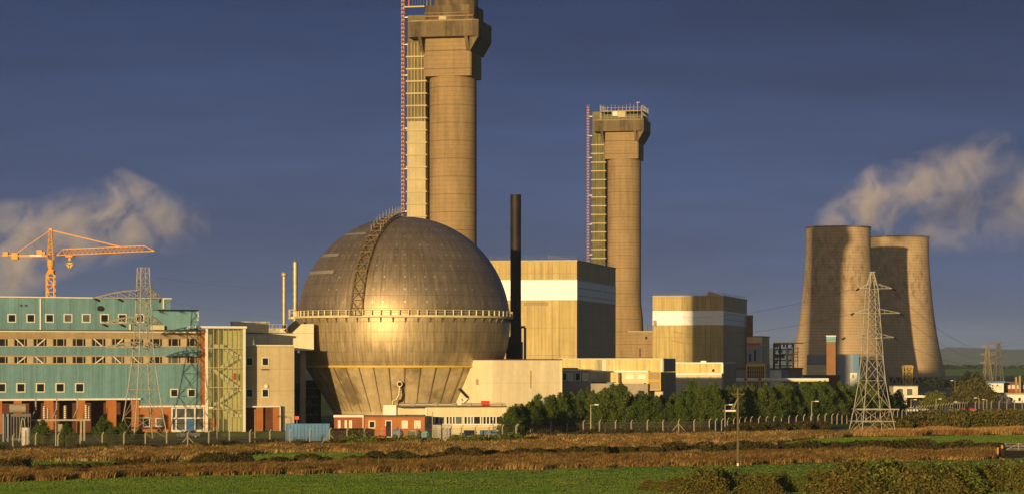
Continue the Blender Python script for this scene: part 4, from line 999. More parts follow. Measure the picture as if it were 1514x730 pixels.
# strips of grazed grass between the rough hedges
sheet('pasture_strip', M_field, [(1140, 655.5), (1240, 656.5), (1380, 655), (1580, 653), (2100, 650), (2100, 638), (1580, 641.5), (1380, 642.5), (1290, 645), (1200, 648)], .012)
sheet('pasture_strip', M_field, [(30, 700), (130, 699), (200, 693), (300, 691), (368, 687), (368, 671.5), (300, 678), (200, 680), (60, 681), (30, 681.5)], .012)
sheet('pasture_strip', M_field, [(370, 682), (450, 684), (530, 680), (565, 670), (480, 667), (375, 670)], .012)
sheet('lawn', M_lawn, [(-60, 666), (240, 661), (420, 655), (420, 650.5), (300, 649.6), (-60, 655)], .010)
q = MB(); vs = []
for px, f in ((1330, 0), (1375, .5), (1400, .9), (1440, 1), (1520, 1.03), (1640, 1.1)): vs += [(X(px, 2600), 2600, -.1), (X(px, 2850), 2850, .05 + 5.8*f), (X(px, 2950), 2950, .05 + 6.1*f), (X(px, 3200), 3200, -.2)]
q.add(vs, [(4*i+j, 4*i+4+j, 4*i+5+j, 4*i+1+j) for i in range(5) for j in range(3)]); structure(q.build('hillside', gmat('sun_brightened_hill_pasture', ((.16,.30,.04),(.20,.32,.05),(.24,.28,.06)), scales=(.01,.05,.3))))  # sunlight on the slope is put into the brighter grass colour
# far hills
hv = MB(); nh = 60; tops = []
for k in range(nh + 1):
    px = 300 + 1500 * k / nh; D = 11000
    h = 30 + 14*math.sin(k*.23+1) + 9*math.sin(k*.61) + (26 if px > 1080 else 10) * min(1, max(0, (px-900)/300)) + (20 if px > 1380 else 0)
    tops.append((px, h))
v = []
for px, h in tops: v += [(X(px, 9600), 9600, -2), (X(px, 11000), 11000, h), (X(px, 13000), 13000, -2)]
f = []
for k in range(nh): f += [(3*k, 3*k+3, 3*k+4, 3*k+1), (3*k+1, 3*k+4, 3*k+5, 3*k+2)]
hv.add(v, f); structure(hv.build('hills', gmat('fell_moorland', ((.16,.15,.11),(.20,.17,.12),(.13,.14,.09)), scales=(.0006,.003,.02)), None, 80))

# ---------------------------------------------------------------- foliage and grass
def fastmesh(name, V, nper):
    me = bpy.data.meshes.new(name); n = len(V)
    me.vertices.add(n); me.vertices.foreach_set('co', V.astype(np.float32).ravel())
    me.loops.add(n); me.loops.foreach_set('vertex_index', np.arange(n, dtype=np.int32))
    me.polygons.add(n // nper); me.polygons.foreach_set('loop_start', np.arange(0, n, nper, dtype=np.int32))
    me.update(calc_edges=True); me.validate(); return me
def leaves(C, size, flat=.35, wid=.32):
    """one pointed four-sided leaf clump per centre"""
    n = len(C); d = rng.normal(size=(n, 3)); d[:, 2] = d[:, 2]*flat + .25; d /= np.linalg.norm(d, axis=1)[:, None]
    e = np.cross(d, rng.normal(size=(n, 3))); e /= np.linalg.norm(e, axis=1)[:, None]
    s = size * rng.uniform(.6, 1.4, size=(n, 1))
    V = np.stack([C - d*s*.5, C + e*s*wid - d*s*.05, C + d*s*.6, C - e*s*wid + d*s*.05], 1)
    return V.reshape(-1, 3)
def leafmat(name, c0, c1, isl=.45, trans=.25, nsc=.35):
    m = bpy.data.materials.new(name); m.use_nodes = True; t = NT(m.node_tree)
    out = t.n('ShaderNodeOutputMaterial'); b = t.n('ShaderNodeBsdfDiffuse'); tr = t.n('ShaderNodeBsdfTranslucent'); mx = t.n('ShaderNodeMixShader')
    mx.inputs[0].default_value = trans; t.l(b.outputs[0], mx.inputs[1]); t.l(tr.outputs[0], mx.inputs[2]); t.l(mx.outputs[0], out.inputs[0])
    g = t.n('ShaderNodeNewGeometry')
    c = t.mix(t.rng(t.noise(g.outputs['Position'], nsc, 5), .36, .64, 0, 1), c0, c1)
    c = t.scale(c, t.rng(g.outputs['Random Per Island'], 0, 1, 1-isl, 1+isl))
    t.l(c, b.inputs[0]); t.l(c, tr.inputs[0]); return m
M_pine = leafmat('pine_needles', (.068,.105,.022), (.095,.13,.028))
M_pine2 = leafmat('pine_needles_pale', (.09,.13,.027), (.115,.145,.034))
M_bush = leafmat('hawthorn_leaves', (.115,.12,.028), (.17,.125,.034))
M_bush2 = leafmat('gorse_leaves', (.12,.155,.028), (.16,.165,.036))
M_hedge = leafmat('hedge_leaves', (.06,.062,.017), (.085,.06,.022))
M_tree2 = leafmat('broadleaf_leaves', (.10,.095,.03), (.13,.11,.04))
M_dark_tree = leafmat('far_tree_leaves', (.03,.04,.016), (.045,.05,.02))
M_dry = leafmat('dry_grass', (.25,.13,.045), (.52,.32,.115), .4, .35, .05)
M_dry3 = leafmat('bright_dry_grass', (.32,.18,.06), (.72,.48,.20), .4, .35, .07)
M_dry2 = leafmat('brown_grass', (.15,.08,.025), (.12,.10,.028), .45, .3, .08)
M_bark = mat('pine_bark', (.10,.065,.04), .95)

def pine_centres(h, w, n):
    """whorled branches with upturned tips: an uneven cone with gaps"""
    C = []
    z = h * .2; 
    while z < h * .985:
        f = (z / h - .1) / .9
        rad = w * .55 * (1 - f ** 1.35) * (.55 + .45 * min(1, (f + .12) * 4)) + .12
        nb = rng.integers(5, 8)
        for q in range(nb):
            a = rng.uniform(0, 2*math.pi); L = rad * rng.uniform(.6, 1.18)
            m = max(3, int(n * (L / w) ** 1.0))
            tt = rng.uniform(.18, 1, m) ** .8
            spread = .08 + .13 * (1 - abs(tt - .65))
            P = np.stack([math.cos(a)*L*tt, math.sin(a)*L*tt, z + L*(.5*tt**1.6 - .12*tt)], 1)
            C.append(P + rng.normal(size=P.shape) * (spread[:, None] * L * .55 + .07))
        z += h * rng.uniform(.055, .08)
    m = 30; C.append(np.stack([rng.normal(0, .1, m), rng.normal(0, .1, m), rng.uniform(h*.9, h, m)], 1))
    return np.concatenate(C)
PINES = []
for k in range(7):
    h = 8.5; w = [5.6, 6.2, 7.0, 6.0, 5.4, 6.6, 4.8][k]
    C = pine_centres(h, w, 520)
    crown = fastmesh('pine_crown', leaves(C, .40, .9, .15), 4)
    tb = MB(); pts = [(0,0,-.2)] + [(random.uniform(-.12,.12), random.uniform(-.12,.12), h*f) for f in (.25, .5, .75, .97)]
    for i in range(4): tb.tube(pts[i], pts[i+1], .17*(1-.23*i), .17*(1-.23*(i+1)), n=7)
    for i in range(14):
        z = h*random.uniform(.12,.85); a = random.uniform(0, 6.28); L = w*.36*(1-z/h)+.3; tb.bar((0,0,z),(math.cos(a)*L,math.sin(a)*L,z+L*.3),.07,.02)
    tm = bpy.data.meshes.new('pine_trunk'); tm.from_pydata(tb.v, [], tb.f); tm.update()
    PINES.append((crown, tm))
def plant(x, y, h, k, label, group, wscale=1.0, m=None, base=8.5, cat='tree', name='pine_tree'):
    t = thing(name, label, cat, (x, y, pad(x, y)), random.uniform(0, 6.28), group)
    sc = h / base; t.scale = (sc*wscale, sc*wscale, sc)
    crown, tm = PINES[k % len(PINES)]
    o = bpy.data.objects.new('crown', crown); COL.objects.link(o); o.parent = t
    if not crown.materials: crown.materials.append(M_pine)
    if m: o.material_slots[0].link = 'OBJECT'; o.material_slots[0].material = m
    o = bpy.data.objects.new('trunk', tm); COL.objects.link(o); o.parent = t
    if not tm.materials: tm.materials.append(M_bark)
    return t
tops = [(752,604),(768,592),(782,590),(800,579),(822,584),(845,577),(870,574),(893,572),(911,566),(930,570),(950,577),(965,588),(985,580),(1002,575),(1025,562),(1050,564),(1075,570),(1100,566),(1125,565),(1150,567),(1175,565),(1200,566),(1225,563),(1250,566),(1275,562),(1300,566),(1318,572)]
def top_at(px):
    for (a, ya), (c, yc) in zip(tops[:-1], tops[1:]):
        if a <= px <= c: return ya + (yc-ya)*(px-a)/(c-a)
    return tops[0][1] if px < tops[0][0] else tops[-1][1]
def fence_D(px):
    fp = [(-15,666),(487,655),(763,648),(790,641),(1049,637.5),(1110,633),(1230,627),(1340,619)]
    for (a, ya), (c, yc) in zip(fp[:-1], fp[1:]):
        if a <= px <= c: return DG(ya + (yc-ya)*(px-a)/(c-a))
    return DG(fp[0][1] if px < fp[0][0] else fp[-1][1])
GP = 'pine trees of the belt behind the perimeter fence'
i = 0; px = 752
while px < 1325:
    for row in range(2):
        q = px + row * 9 + random.uniform(-3, 3); D = fence_D(min(q, 1335)) + ((2.5 if row == 0 else 7) if q < 836 else (7 if row == 0 else 17)) + random.uniform(-1.5, 2)
        yt = top_at(q) + random.uniform(-4, 7) + (9 if row == 0 and random.random() < .5 else 0)
        h = Z(yt, D)
        if row == 0 and i == 0: lab = 'small loose pine at the left end of the tree belt'
        else: lab = 'front row pine in the tree belt behind the perimeter fence' if row == 0 else 'rear row pine in the tree belt behind the perimeter fence'
        plant(X(q, D), D, max(3, h), i, lab, GP if i else None, random.uniform(.85, 1.1) * (1.15 if h < 6 else .95), M_pine2 if random.random() < .35 else None)
        i += 1
    px += random.uniform(15, 21)
for px, D, h, wsc, lab in ((152, 446, 5.2, .95, 'small pointed pine standing left of the terminal pylon'), (181, 438, 4.3, 1.5, 'broad low pine at the foot of the terminal pylon'), (165, 436, 3.1, 1.6, 'low spreading pine left of the broad low pine'), (63, 440, 4.6, 1.3, 'sparse pine beside the white tank'), (98, 441, 4.0, 1.2, 'sparse pine under the switchgear beam'), (207, 446, 3.0, 1.5, 'short pine right of the broad low pine')):
    plant(X(px, D), D, h, int(px), lab, None, wsc)

def bushmesh(name, w, h, d, n, leaf, m, seed):
    r_ = np.random.default_rng(seed); C = []
    nl = 26
    for q in range(nl):
        a = r_.uniform(0, 2*math.pi); rr = math.sqrt(r_.uniform(0, 1)); c = np.array([math.cos(a)*rr*w*.42, math.sin(a)*rr*d*.42, 0])
        hh = h * (1 - .45*rr*rr) * r_.uniform(.62, 1.02); rad = r_.uniform(.16, .30) * min(w, 2.6*h)
        k = n // nl; dirs = r_.normal(size=(k, 3)); dirs /= np.linalg.norm(dirs, axis=1)[:, None]
        P = dirs * (rad * r_.uniform(.35, 1.0, (k, 1)) ** .6); P[:, 2] *= .9
        P += c + np.array([0, 0, max(.2, hh - rad)]); C.append(P)
        k2 = k // 2; z = r_.uniform(0.05, max(.3, hh - rad), k2); C.append(np.stack([c[0] + r_.normal(0, rad*.7, k2), c[1] + r_.normal(0, rad*.7, k2), z], 1))
        k3 = 14; C.append(np.stack([c[0] + r_.normal(0, rad*.4, k3), c[1] + r_.normal(0, rad*.4, k3), hh + r_.uniform(-.1, .45, k3)*h*.25], 1))
    C = np.concatenate(C); C[:, 2] = np.maximum(C[:, 2], .05)
    me = fastmesh(name, leaves(C, leaf, 1.0), 4); me.materials.append(m); return me
BUSH = [bushmesh('bush_foliage', 4.4, 3.4, 4.0, 9000, .26, (M_bush, M_bush2, M_bush, M_bush)[k], 50 + k) for k in range(4)]
fg = [(962,728,.8),(978,720,.8),(996,708,.9),(1018,700,1),(1042,694,1),(1068,692,1.1),(1096,698,1),(1122,700,1),(1150,698,1),(1180,702,1),(1208,697,1),(1236,690,1),(1262,684,1.05),(1290,679,1.15),(1318,684,1.05),(1346,692,1),(1374,688,1.1),(1402,683,1.1),(1430,688,1),(1456,690,1),(1482,683,1.1),(1508,681,1.1),(1530,684,1)]
for k, (px, yt, ws) in enumerate(fg):
    D = 288 + random.uniform(-5, 10) - (px-960)*.004; h = max(1.0, Z(yt, D)) * 1.2
    me = BUSH[k % 4]; o = bpy.data.objects.new('bush', me); COL.objects.link(o); o.location = (X(px, D), D, 0); o.rotation_euler = (0, 0, random.uniform(0, 6.28))
    s_ = h / 3.5; o.scale = (max(.6, s_)*ws*1.2, max(.6, s_)*ws*1.2, s_)
    lab = 'low end bush tapering down at the left of the foreground thicket' if k == 0 else ('tallest brown green bush of the foreground thicket' if px == 1290 else 'dense brown green bush in the foreground thicket')
    tag(o, lab, 'bush', None if k in (0, 13) else 'bushes of the foreground thicket')

def interp(tab, px):
    for (a, ya), (c, yc) in zip(tab[:-1], tab[1:]):
        if a <= px <= c: return ya + (yc-ya)*(px-a)/(c-a)
    return tab[0][1] if px < tab[0][0] else tab[-1][1]
def hedge(name, label, tab, h, depth, n, leaf, m, D0=None, zb=0.0):
    """bank of shrubs following a line of ground points (column, foot row)"""
    x0, x1 = tab[0][0], tab[-1][0]; px = rng.uniform(x0, x1, n)
    nb = int((x1-x0)/9) + 2; bx = np.sort(rng.uniform(x0-5, x1+5, nb)); bh = rng.uniform(.45, 1.1, nb) * h; bd = rng.uniform(0, depth, nb)
    k = rng.integers(0, nb, n); D = np.array([D0 or DG(interp(tab, p)) for p in bx])
    r = bh[k] * rng.uniform(.55, .95, n)
    th = rng.normal(size=(n, 3)); th /= np.linalg.norm(th, axis=1)[:, None]
    Cx = np.array([X(a, d) for a, d in zip(bx, D)])[k] + th[:, 0]*r*1.5; Cy = D[k] + bd[k] + th[:, 1]*r*1.2; Cz = bh[k]*.5 + th[:, 2]*bh[k]*.52 + rng.normal(0, .08, n)
    C = np.stack([Cx, Cy, np.maximum(Cz, .05) + zb], 1); o0 = C.mean(0); o0[2] = 0
    me = fastmesh(name, leaves(C - o0, leaf, 1.0), 4); me.materials.append(m)
    o = bpy.data.objects.new(name, me); COL.objects.link(o); o.location = o0; tag(o, label, 'hedge'); return o
hedge('hedge', 'dark hedge dividing the two right-hand green fields, ending at the gate', [(1000,670),(1080,669),(1160,667),(1240,666),(1320,666),(1400,666),(1466,667)], 1.55, 6, 26000, .3, M_hedge)
hedge('hedge', 'dark scrub fringe at the foot of the left perimeter fence', [(-20,669),(100,667),(220,664),(340,661),(440,660),(520,658)], 1.15, 3, 17000, .28, M_hedge)
hedge('hedge', 'scrub fringe in front of the brick hut and workshop', [(520,659),(580,657),(640,656),(700,655),(760,653)], 1.4, 4, 12000, .28, M_bush2)
hedge('hedge', 'low scrub fringe along the foot of the middle perimeter fence', [(770,647),(850,645),(950,643),(1060,641)], 1.2, 4, 12000, .28, M_hedge)
hedge('hedge', 'dark scrub bank left of the slender pylon under the fence', [(1090,641),(1140,639),(1200,636),(1260,634)], 2.0, 8, 16000, .34, M_hedge)
hedge('hedge', 'tall green scrub bank right of the slender pylon', [(1322,635),(1370,634),(1430,633),(1490,632),(1750,630)], 3.6, 12, 72000, .42, M_bush)
hedge('tree_belt', 'dark belt of trees on the horizon beyond the far right buildings', [(1385,572),(1420,572),(1460,571),(1500,571),(1560,570)], 4.4, 40, 9000, 1.3, M_dark_tree)
hedge('field_hedge', 'far field hedge with small trees on the green skyline', [(1388,546),(1620,545)], 4.6, 10, 6000, 1.2, M_dark_tree, 2850, 5.3)
hedge('shrub', 'small leafy shrub in front of the brick hut', [(505,655),(530,655)], 2.3, 2, 1600, .3, M_bush2)
o = bpy.data.objects.new('round_tree', None); COL.objects.link(o)
D = 880; tag(o, 'bushy round olive tree beside the white bungalow', 'tree'); o.location = (X(1441, D), D, 0)
cm = bushmesh('crown', 13, 9.5, 10, 9000, .8, M_tree2, 99); c = bpy.data.objects.new('crown', cm); COL.objects.link(c); c.parent = o
MB().tube((0,0,-.2),(0,0,4),.35,.2).bar((0,0,2),(1.5,0,5),.25,.1).bar((0,0,2),(-1.5,.5,5),.25,.1).build('trunk', M_bark, o)
o = bpy.data.objects.new('round_tree', None); COL.objects.link(o)
D = 1250; tag(o, 'dark round tree standing against the far green field', 'tree'); o.location = (X(1436, D), D, 0)
cm = bushmesh('crown', 12, 9, 10, 6000, 1.0, M_dark_tree, 98); c = bpy.data.objects.new('crown', cm); COL.objects.link(c); c.parent = o
MB().tube((0,0,-.2),(0,0,4),.35,.2).build('trunk', M_bark, o)
D = 640
for px, h in ((1362, 5.0),):
    o = bpy.data.objects.new('bush', BUSH[1]); COL.objects.link(o); D = 815; o.location = (X(1383, D), D, 0); o.scale = (1.6,1.6,1.7); tag(o, 'rounded bush beside the white topped canopy', 'bush')

STRIPS = [[(1140, 656.5), (1240, 657.5), (1380, 656), (1580, 654), (2100, 651), (2100, 637), (1580, 641.5), (1380, 642.5), (1290, 645), (1200, 648)], [(30, 699), (130, 698), (200, 692), (300, 690), (370, 686), (370, 672), (300, 678.5), (200, 680.5), (60, 681.5), (30, 682)], [(370, 684), (450, 686), (530, 682), (565, 670), (480, 667), (375, 670)]]
def inside(poly, x, y):
    r = False; j = len(poly) - 1
    for i in range(len(poly)):
        (xi, yi), (xj, yj) = poly[i], poly[j]
        if (yi > y) != (yj > y) and x < (xj-xi)*(y-yi)/(yj-yi)+xi: r = not r
        j = i
    return r
LAT = rng.uniform(0, 1, (256, 256))
def vnoise(x, y, s):
    x, y = np.asarray(x) * s + 500, np.asarray(y) * s + 300; i, j = np.floor(x).astype(int), np.floor(y).astype(int); a, b = x - i, y - j
    a, b = a*a*(3-2*a), b*b*(3-2*b); g = lambda p, q: LAT[p % 256, q % 256]
    return (g(i,j)*(1-a) + g(i+1,j)*a)*(1-b) + (g(i,j+1)*(1-a) + g(i+1,j+1)*a)*b
def clear(x, y): return not any(inside(s, x, y) for s in STRIPS)
def clumps(name, label, segs, depth, dens, leaf, m):
    P = []
    for x0, x1, foot, top in segs:
        D = DG(foot); h = 1.22 * (foot - top) / FOC * D; nb = max(4, int((x1 - x0) / 5)); n = int(dens * (x1 - x0))
        bx = rng.uniform(x0 + 4, x1 - 4, nb); bh = h * rng.uniform(.55, 1.0, nb) * np.clip(1.25 - np.abs((bx - (x0+x1)/2) / (x1-x0)) ** 2 * 2.4, .5, 1); bd = rng.uniform(0, depth, nb)
        k = rng.integers(0, nb, n); th = rng.normal(size=(n, 3)); th /= np.linalg.norm(th, axis=1)[:, None]; r = rng.uniform(.4, 1, n) ** .5
        P.append(np.stack([(bx[k] - CX) / FOC * D + th[:, 0]*r*bh[k]*.9, D + bd[k] + th[:, 1]*r*bh[k]*.9, np.maximum(.05, bh[k]*.48 + th[:, 2]*r*bh[k]*.52)], 1))
    C = np.concatenate(P); o0 = C.mean(0); o0[2] = 0
    me = fastmesh(name, leaves(C - o0, leaf, 1.0), 4); me.materials.append(m)
    o = bpy.data.objects.new(name, me); COL.objects.link(o); o.location = o0; tag(o, label, 'hedge'); return o
clumps('hedge', 'dark ragged hedge broken into clumps above the lower grass bank on the left', [(-25,36,694,681),(40,120,695,687),(120,170,694,684.5),(165,218,693,680.5),(222,288,692,680),(286,374,690,672.5),(382,427,688,677),(440,494,687,672)], 4, 230, .27, M_hedge)
clumps('hedge', 'long dark hedge of joined clumps across the middle of the rough grass', [(500,545,685,675),(536,622,683,668),(615,668,680,670),(660,716,679,664),(710,752,677,667),(744,806,676,663),(800,845,675,665.5),(838,905,674,660.5),(895,1005,672,661)], 4, 250, .28, M_hedge)
def grass(name, label, px0, px1, top, bot, n, h, m, thin=1.0, mask=None):
    px = rng.uniform(px0, px1, n); wob = (vnoise(px, px*0, .045) - .5) * (3.0 if h > .3 else .6); t0 = np.array([interp(top, p) for p in px]); b0 = np.array([interp(bot, p) for p in px])
    py = t0 + (b0 + wob - t0) * rng.uniform(0, 1, n)
    if mask: keep = np.array([mask(a, c) for a, c in zip(px, py)]); px, py = px[keep], py[keep]; n = len(px)
    D = EYE * FOC / (py - CY); x = (px - CX) / FOC * D
    out = []
    tuft = .45 + 1.0 * vnoise(x, D, .55) * (.5 + vnoise(x, D, .13))
    for q in range(3):
        a = rng.uniform(0, math.pi, n); w = rng.uniform(.03, .075, n) * thin; hh = h * rng.uniform(.5, 1.25, n) * tuft
        ox, oy = rng.normal(0, .22, n), rng.normal(0, .22, n); lx = rng.normal(.22, .22, n) * hh
        bx, by = x + ox, D + oy
        P = np.stack([np.stack([bx - np.cos(a)*w, by - np.sin(a)*w, np.zeros(n)], 1), np.stack([bx + np.cos(a)*w, by + np.sin(a)*w, np.zeros(n)], 1),
                      np.stack([bx + lx*.4 + np.cos(a)*w*.7, by, hh*.65], 1), np.stack([bx + lx, by, hh], 1), np.stack([bx + lx*.4 - np.cos(a)*w*.7, by, hh*.65], 1)], 1)
        out.append(P.reshape(-1, 3))
    me = fastmesh(name, np.concatenate(out), 5); me.materials.append(m)
    o = bpy.data.objects.new(name, me); COL.objects.link(o); tag(o, label, 'grass', None, 'stuff'); return o
lowbot = [(-20,713),(150,706.5),(300,702.5),(450,700.5),(600,697),(750,693.5),(900,690.5),(1050,687.5),(1240,682),(1466,678)]
lowtop = [(-20,694),(30,696),(45,700),(135,699),(155,694),(240,691),(330,690),(400,689),(500,686),(560,683),(620,680),(700,678),(780,676),(860,675),(940,674),(1000,673),(1080,671),(1240,668),(1466,668)]
grass('long_grass', 'tall orange dry grass on the bank along the green field', -20, 1468, lowtop, lowbot, 85000, .58, M_dry)
grass('long_grass', 'brown weedy grass mixed into the lower bank', -20, 1468, lowtop, lowbot, 48000, .7, M_dry2)
uptop = [(-20,668),(220,664),(440,660),(520,658),(640,656),(765,650),(790,646),(950,643.5),(1060,641),(1140,640),(1260,640)]
upbot = [(-20,684),(60,682),(200,680.5),(300,678.5),(380,672),(470,668),(540,669),(600,676),(700,674),(780,672),(940,671),(1060,668),(1140,657),(1200,650),(1260,644)]
grass('long_grass', 'tall orange dry grass on the upper bank below the perimeter fence', -20, 1262, uptop, upbot, 88000, .56, M_dry3, 1, clear)
grass('long_grass', 'brown weedy grass mixed into the upper bank', -20, 1262, uptop, upbot, 44000, .7, M_dry2, 1, clear)
grass('long_grass', 'tall orange dry grass between scrub and green field right of the slender pylon', 1262, 1700, [(1262,638),(1540,634),(1700,633)], [(1262,645),(1320,643),(1540,641.5),(1700,640)], 19000, .8, M_dry)
fieldbot = [(-60,745),(1700,745)]
grass('short_grass', 'short green pasture grass of the front field', -60, 1700, [(a, b_+.5) for a, b_ in fl], fieldbot, 80000, .09, leafmat('pasture_blades', (.12,.215,.03), (.18,.25,.045), .25, .4, .05), .9)
grass('short_grass', 'short green grass of the upper right field', 1150, 1700, [(1150,649),(1290,645.5),(1540,642),(1700,640.5)], [(1150,655),(1380,655),(1540,653),(1700,652)], 14000, .14, leafmat('pasture_blades', (.12,.215,.03), (.18,.25,.045), .25, .4, .05), 1.1)

for sp_, lab in ((STRIPS[1], 'sunlit green grass gap between the two left banks'), (STRIPS[2], 'sunlit green grass strip below the blue container')):
    xs_ = [p[0] for p in sp_]; ys_ = [p[1] for p in sp_]
    grass('short_grass', lab, min(xs_), max(xs_), [(min(xs_), min(ys_)), (max(xs_), min(ys_))], [(min(xs_), max(ys_)), (max(xs_), max(ys_))], 5000, .14, bpy.data.materials['pasture_blades'], 1.1, lambda a, c, s_=sp_: inside(s_, a, c))
# second, farther row fills the thicket
for k in range(16):
    px = 1010 + k * 34 + random.uniform(-8, 8); D = 297 + random.uniform(-2, 4); yt = interp([(a, c) for a, c, _ in fg], px) + 6; h = Z(yt, D)
    o = bpy.data.objects.new('bush', BUSH[(k + 1) % 4]); COL.objects.link(o); o.location = (X(px, D), D, 0); o.rotation_euler = (0, 0, random.uniform(0, 6.28)); s_ = h / 3.5; o.scale = (max(.7, s_)*1.25, max(.7, s_)*1.25, s_)
    tag(o, 'dense brown green bush in the foreground thicket', 'bush', 'bushes of the foreground thicket')
# ---------------------------------------------------------------- perimeter fences
def meshmat():
    m = bpy.data.materials.new('chain_link'); m.use_nodes = True; t = NT(m.node_tree)
    out = t.n('ShaderNodeOutputMaterial'); a = t.n('ShaderNodeBsdfTransparent')
    g = t.n('ShaderNodeBsdfDiffuse'); g.inputs[0].default_value = (.16,.14,.11,1)
    mx = t.n('ShaderNodeMixShader'); mx.inputs[0].default_value = .20
    t.l(a.outputs[0], mx.inputs[1]); t.l(g.outputs[0], mx.inputs[2]); t.l(mx.outputs[0], out.inputs[0]); return m
M_link = meshmat()
def post_mb(h):
    b = MB(); b.bar((0,0,-.3),(0,0,h-.45),.17); b.bar((0,0,h-.47),(.14,-.34,h),.15,.1); return b
def fence(name, label, pts, step, h, braced=()):
    W_ = [Vector((X(px, DG(py)), DG(py), 0)) for px, py in pts]
    t = thing(name, label, 'fence', W_[0]); o0 = W_[0]; allp = []
    for a, c in zip(W_[:-1], W_[1:]):
        n = max(1, round((c-a).length/step)); allp += [a.lerp(c, k/n) for k in range(n)]
    allp.append(W_[-1]); me = None
    for k, p in enumerate(allp):
        if me is None: o = post_mb(h).build('post', M_concpost, t); me = o.data
        else: o = bpy.data.objects.new('post', me); COL.objects.link(o); o.parent = t
        q = allp[min(k+1, len(allp)-1)] - allp[max(k-1, 0)]
        o.location = (p.x-o0.x, p.y-o0.y, pad(p.x, p.y)); o.rotation_euler = (random.uniform(-.015,.015), random.uniform(-.015,.015), math.atan2(q.y, q.x) + random.uniform(-.1,.1)); o.scale = (1,1,random.uniform(.97,1.03))
        if k in braced:
            d = q.normalized(); r = p - o0; b = MB()
            for s in (-1, 1): b.bar(r + Vector((0,0,1.7)), r + d*s*1.7 + Vector((0,0,0)), .11)
            b.build('brace', M_concpost, t)
    b = MB()
    for a, c in zip(allp[:-1], allp[1:]):
        a, c = a-o0, c-o0; b.add([(a.x,a.y,.05),(c.x,c.y,.05),(c.x,c.y,h-.5),(a.x,a.y,h-.5)], [(0,1,2,3)])
    b.build('wire_mesh', M_link, t)
    b = MB()
    for a, c in zip(allp[:-1], allp[1:]):
        a, c = a-o0, c-o0
        for z, e in ((h-.5,0),(h*.45,0),(h-.12,-.28)): b.bar((a.x,a.y+e,z),(c.x,c.y+e,z),.025)
    b.build('strand_wire', M_darksteel, t)
fence('perimeter_fence', 'wire fence on bent topped posts along the left, before offices and container', [(-15,666),(487,655.5),(640,652),(763,648)], 3.85, 2.75, (9, 16, 26))
fence('perimeter_fence', 'wire fence on bent topped posts before the pine belt', [(764.5,647.6),(790,641),(1049,637.5),(1110,633.3),(1230,627.3),(1340,619.5)], 3.7, 2.6, (0, 17))
# short stub fence on the far right site
fence('site_fence', 'pale concrete post fence enclosing the far right car park', [(1345,618),(1430,608),(1500,606),(1545,605)], 4.2, 3.0)

# ---------------------------------------------------------------- lamps and poles
def lamp(px, ytop, ybase, side, label, D=None, r=.09):
    D = D or DG(ybase); h = Z(ytop, D); x = X(px, D)
    t = thing('street_lamp', label, 'street lamp', (x, D, pad(x, D)), 0); h -= pad(x, D)
    MB().tube((0,0,-.2),(0,0,h),r,r*.6,8).build('pole', M_concpost, t)
    MB().tube((0,0,h-.08),(side*1.0,-.1,h+.02),.06,n=6).build('bracket', M_concpost, t)
    hd = MB(); hd.box(side*.75 if side>0 else side*1.5, side*1.5 if side>0 else side*.75, -.28,.08,h-.1,h+.1); hd.build('lamp_head', M_white, t)
lamp(873.5, 597.5, 640.5, 1, 'tall lamp post with short arm rising from the fence in front of the pines', r=.13)
lamp(1072, 597.5, 638, 1, 'lamp post just left of the wooden telegraph pole', r=.12)
lamp(1200, 592.5, 628.5, 1, 'lamp post before the pines left of the slender pylon', r=.12)
lamp(321, 602, 640, -1, 'lamp post in front of the glazed stair tower', 484)
for px, yt, yb, D, sd, lab in ((1335.5,584,612,760,-1,'car park lamp nearest the slender pylon'),(1347,590,612,720,1,'shorter car park lamp just right of the one by the slender pylon'),(1384,589,609,735,1,'car park lamp under the rear cooling tower with its arm to the right'),(1419,593.5,612,735,-1,'car park lamp in front of the round olive tree'),(1447.5,587.5,606,790,-1,'car park lamp at the right edge of the round olive tree'),(1459,590,606,800,-1,'car park lamp before the end of the white bungalow'),(1412,562,598,900,-1,'tall thin lamp left of the round olive tree')):
    lamp(px, yt, yb, sd, lab, D, .14)
# curved lamps that show over the trees
for px, yt, D, lab in ((1057, 570, 612, 'curved neck lamp showing above the pine belt'),):
    t = thing('street_lamp', lab, 'street lamp', (X(px, D), D, 0)); h = Z(yt, D)
    MB().tube((.6,0,0),(.6,0,h-1.2),.12,.1,8).path([(.6,0,h-1.2),(.45,0,h-.4),(0,0,h),(-.6,0,h-.05)], .1, 8).build('pole', M_concpost, t)
    MB().ball((-.9,0,h-.05),.45,.3,.22).build('lamp_head', M_white, t)
for px, yt, yb, lab in ((82.5, 614, 664.5, 'thin bare pole rising above the fence left of the pines'), (377, 606, 655, 'thin bare pole above the fence before the garage doors'), (639.5,609,652,'thin white pole beside the grey cabinet')):
    D = DG(yb); t = thing('slim_pole', lab, 'pole', (X(px, D), D, pad(X(px, D), D)))
    MB().tube((0,0,-.2),(0,0,Z(yt, D)),.1,.07,8).build('shaft', M_concpost, t); MB().box(-.12,.12,-.12,.12,Z(yt,D),Z(yt,D)+.12).build('cap', M_steel, t)
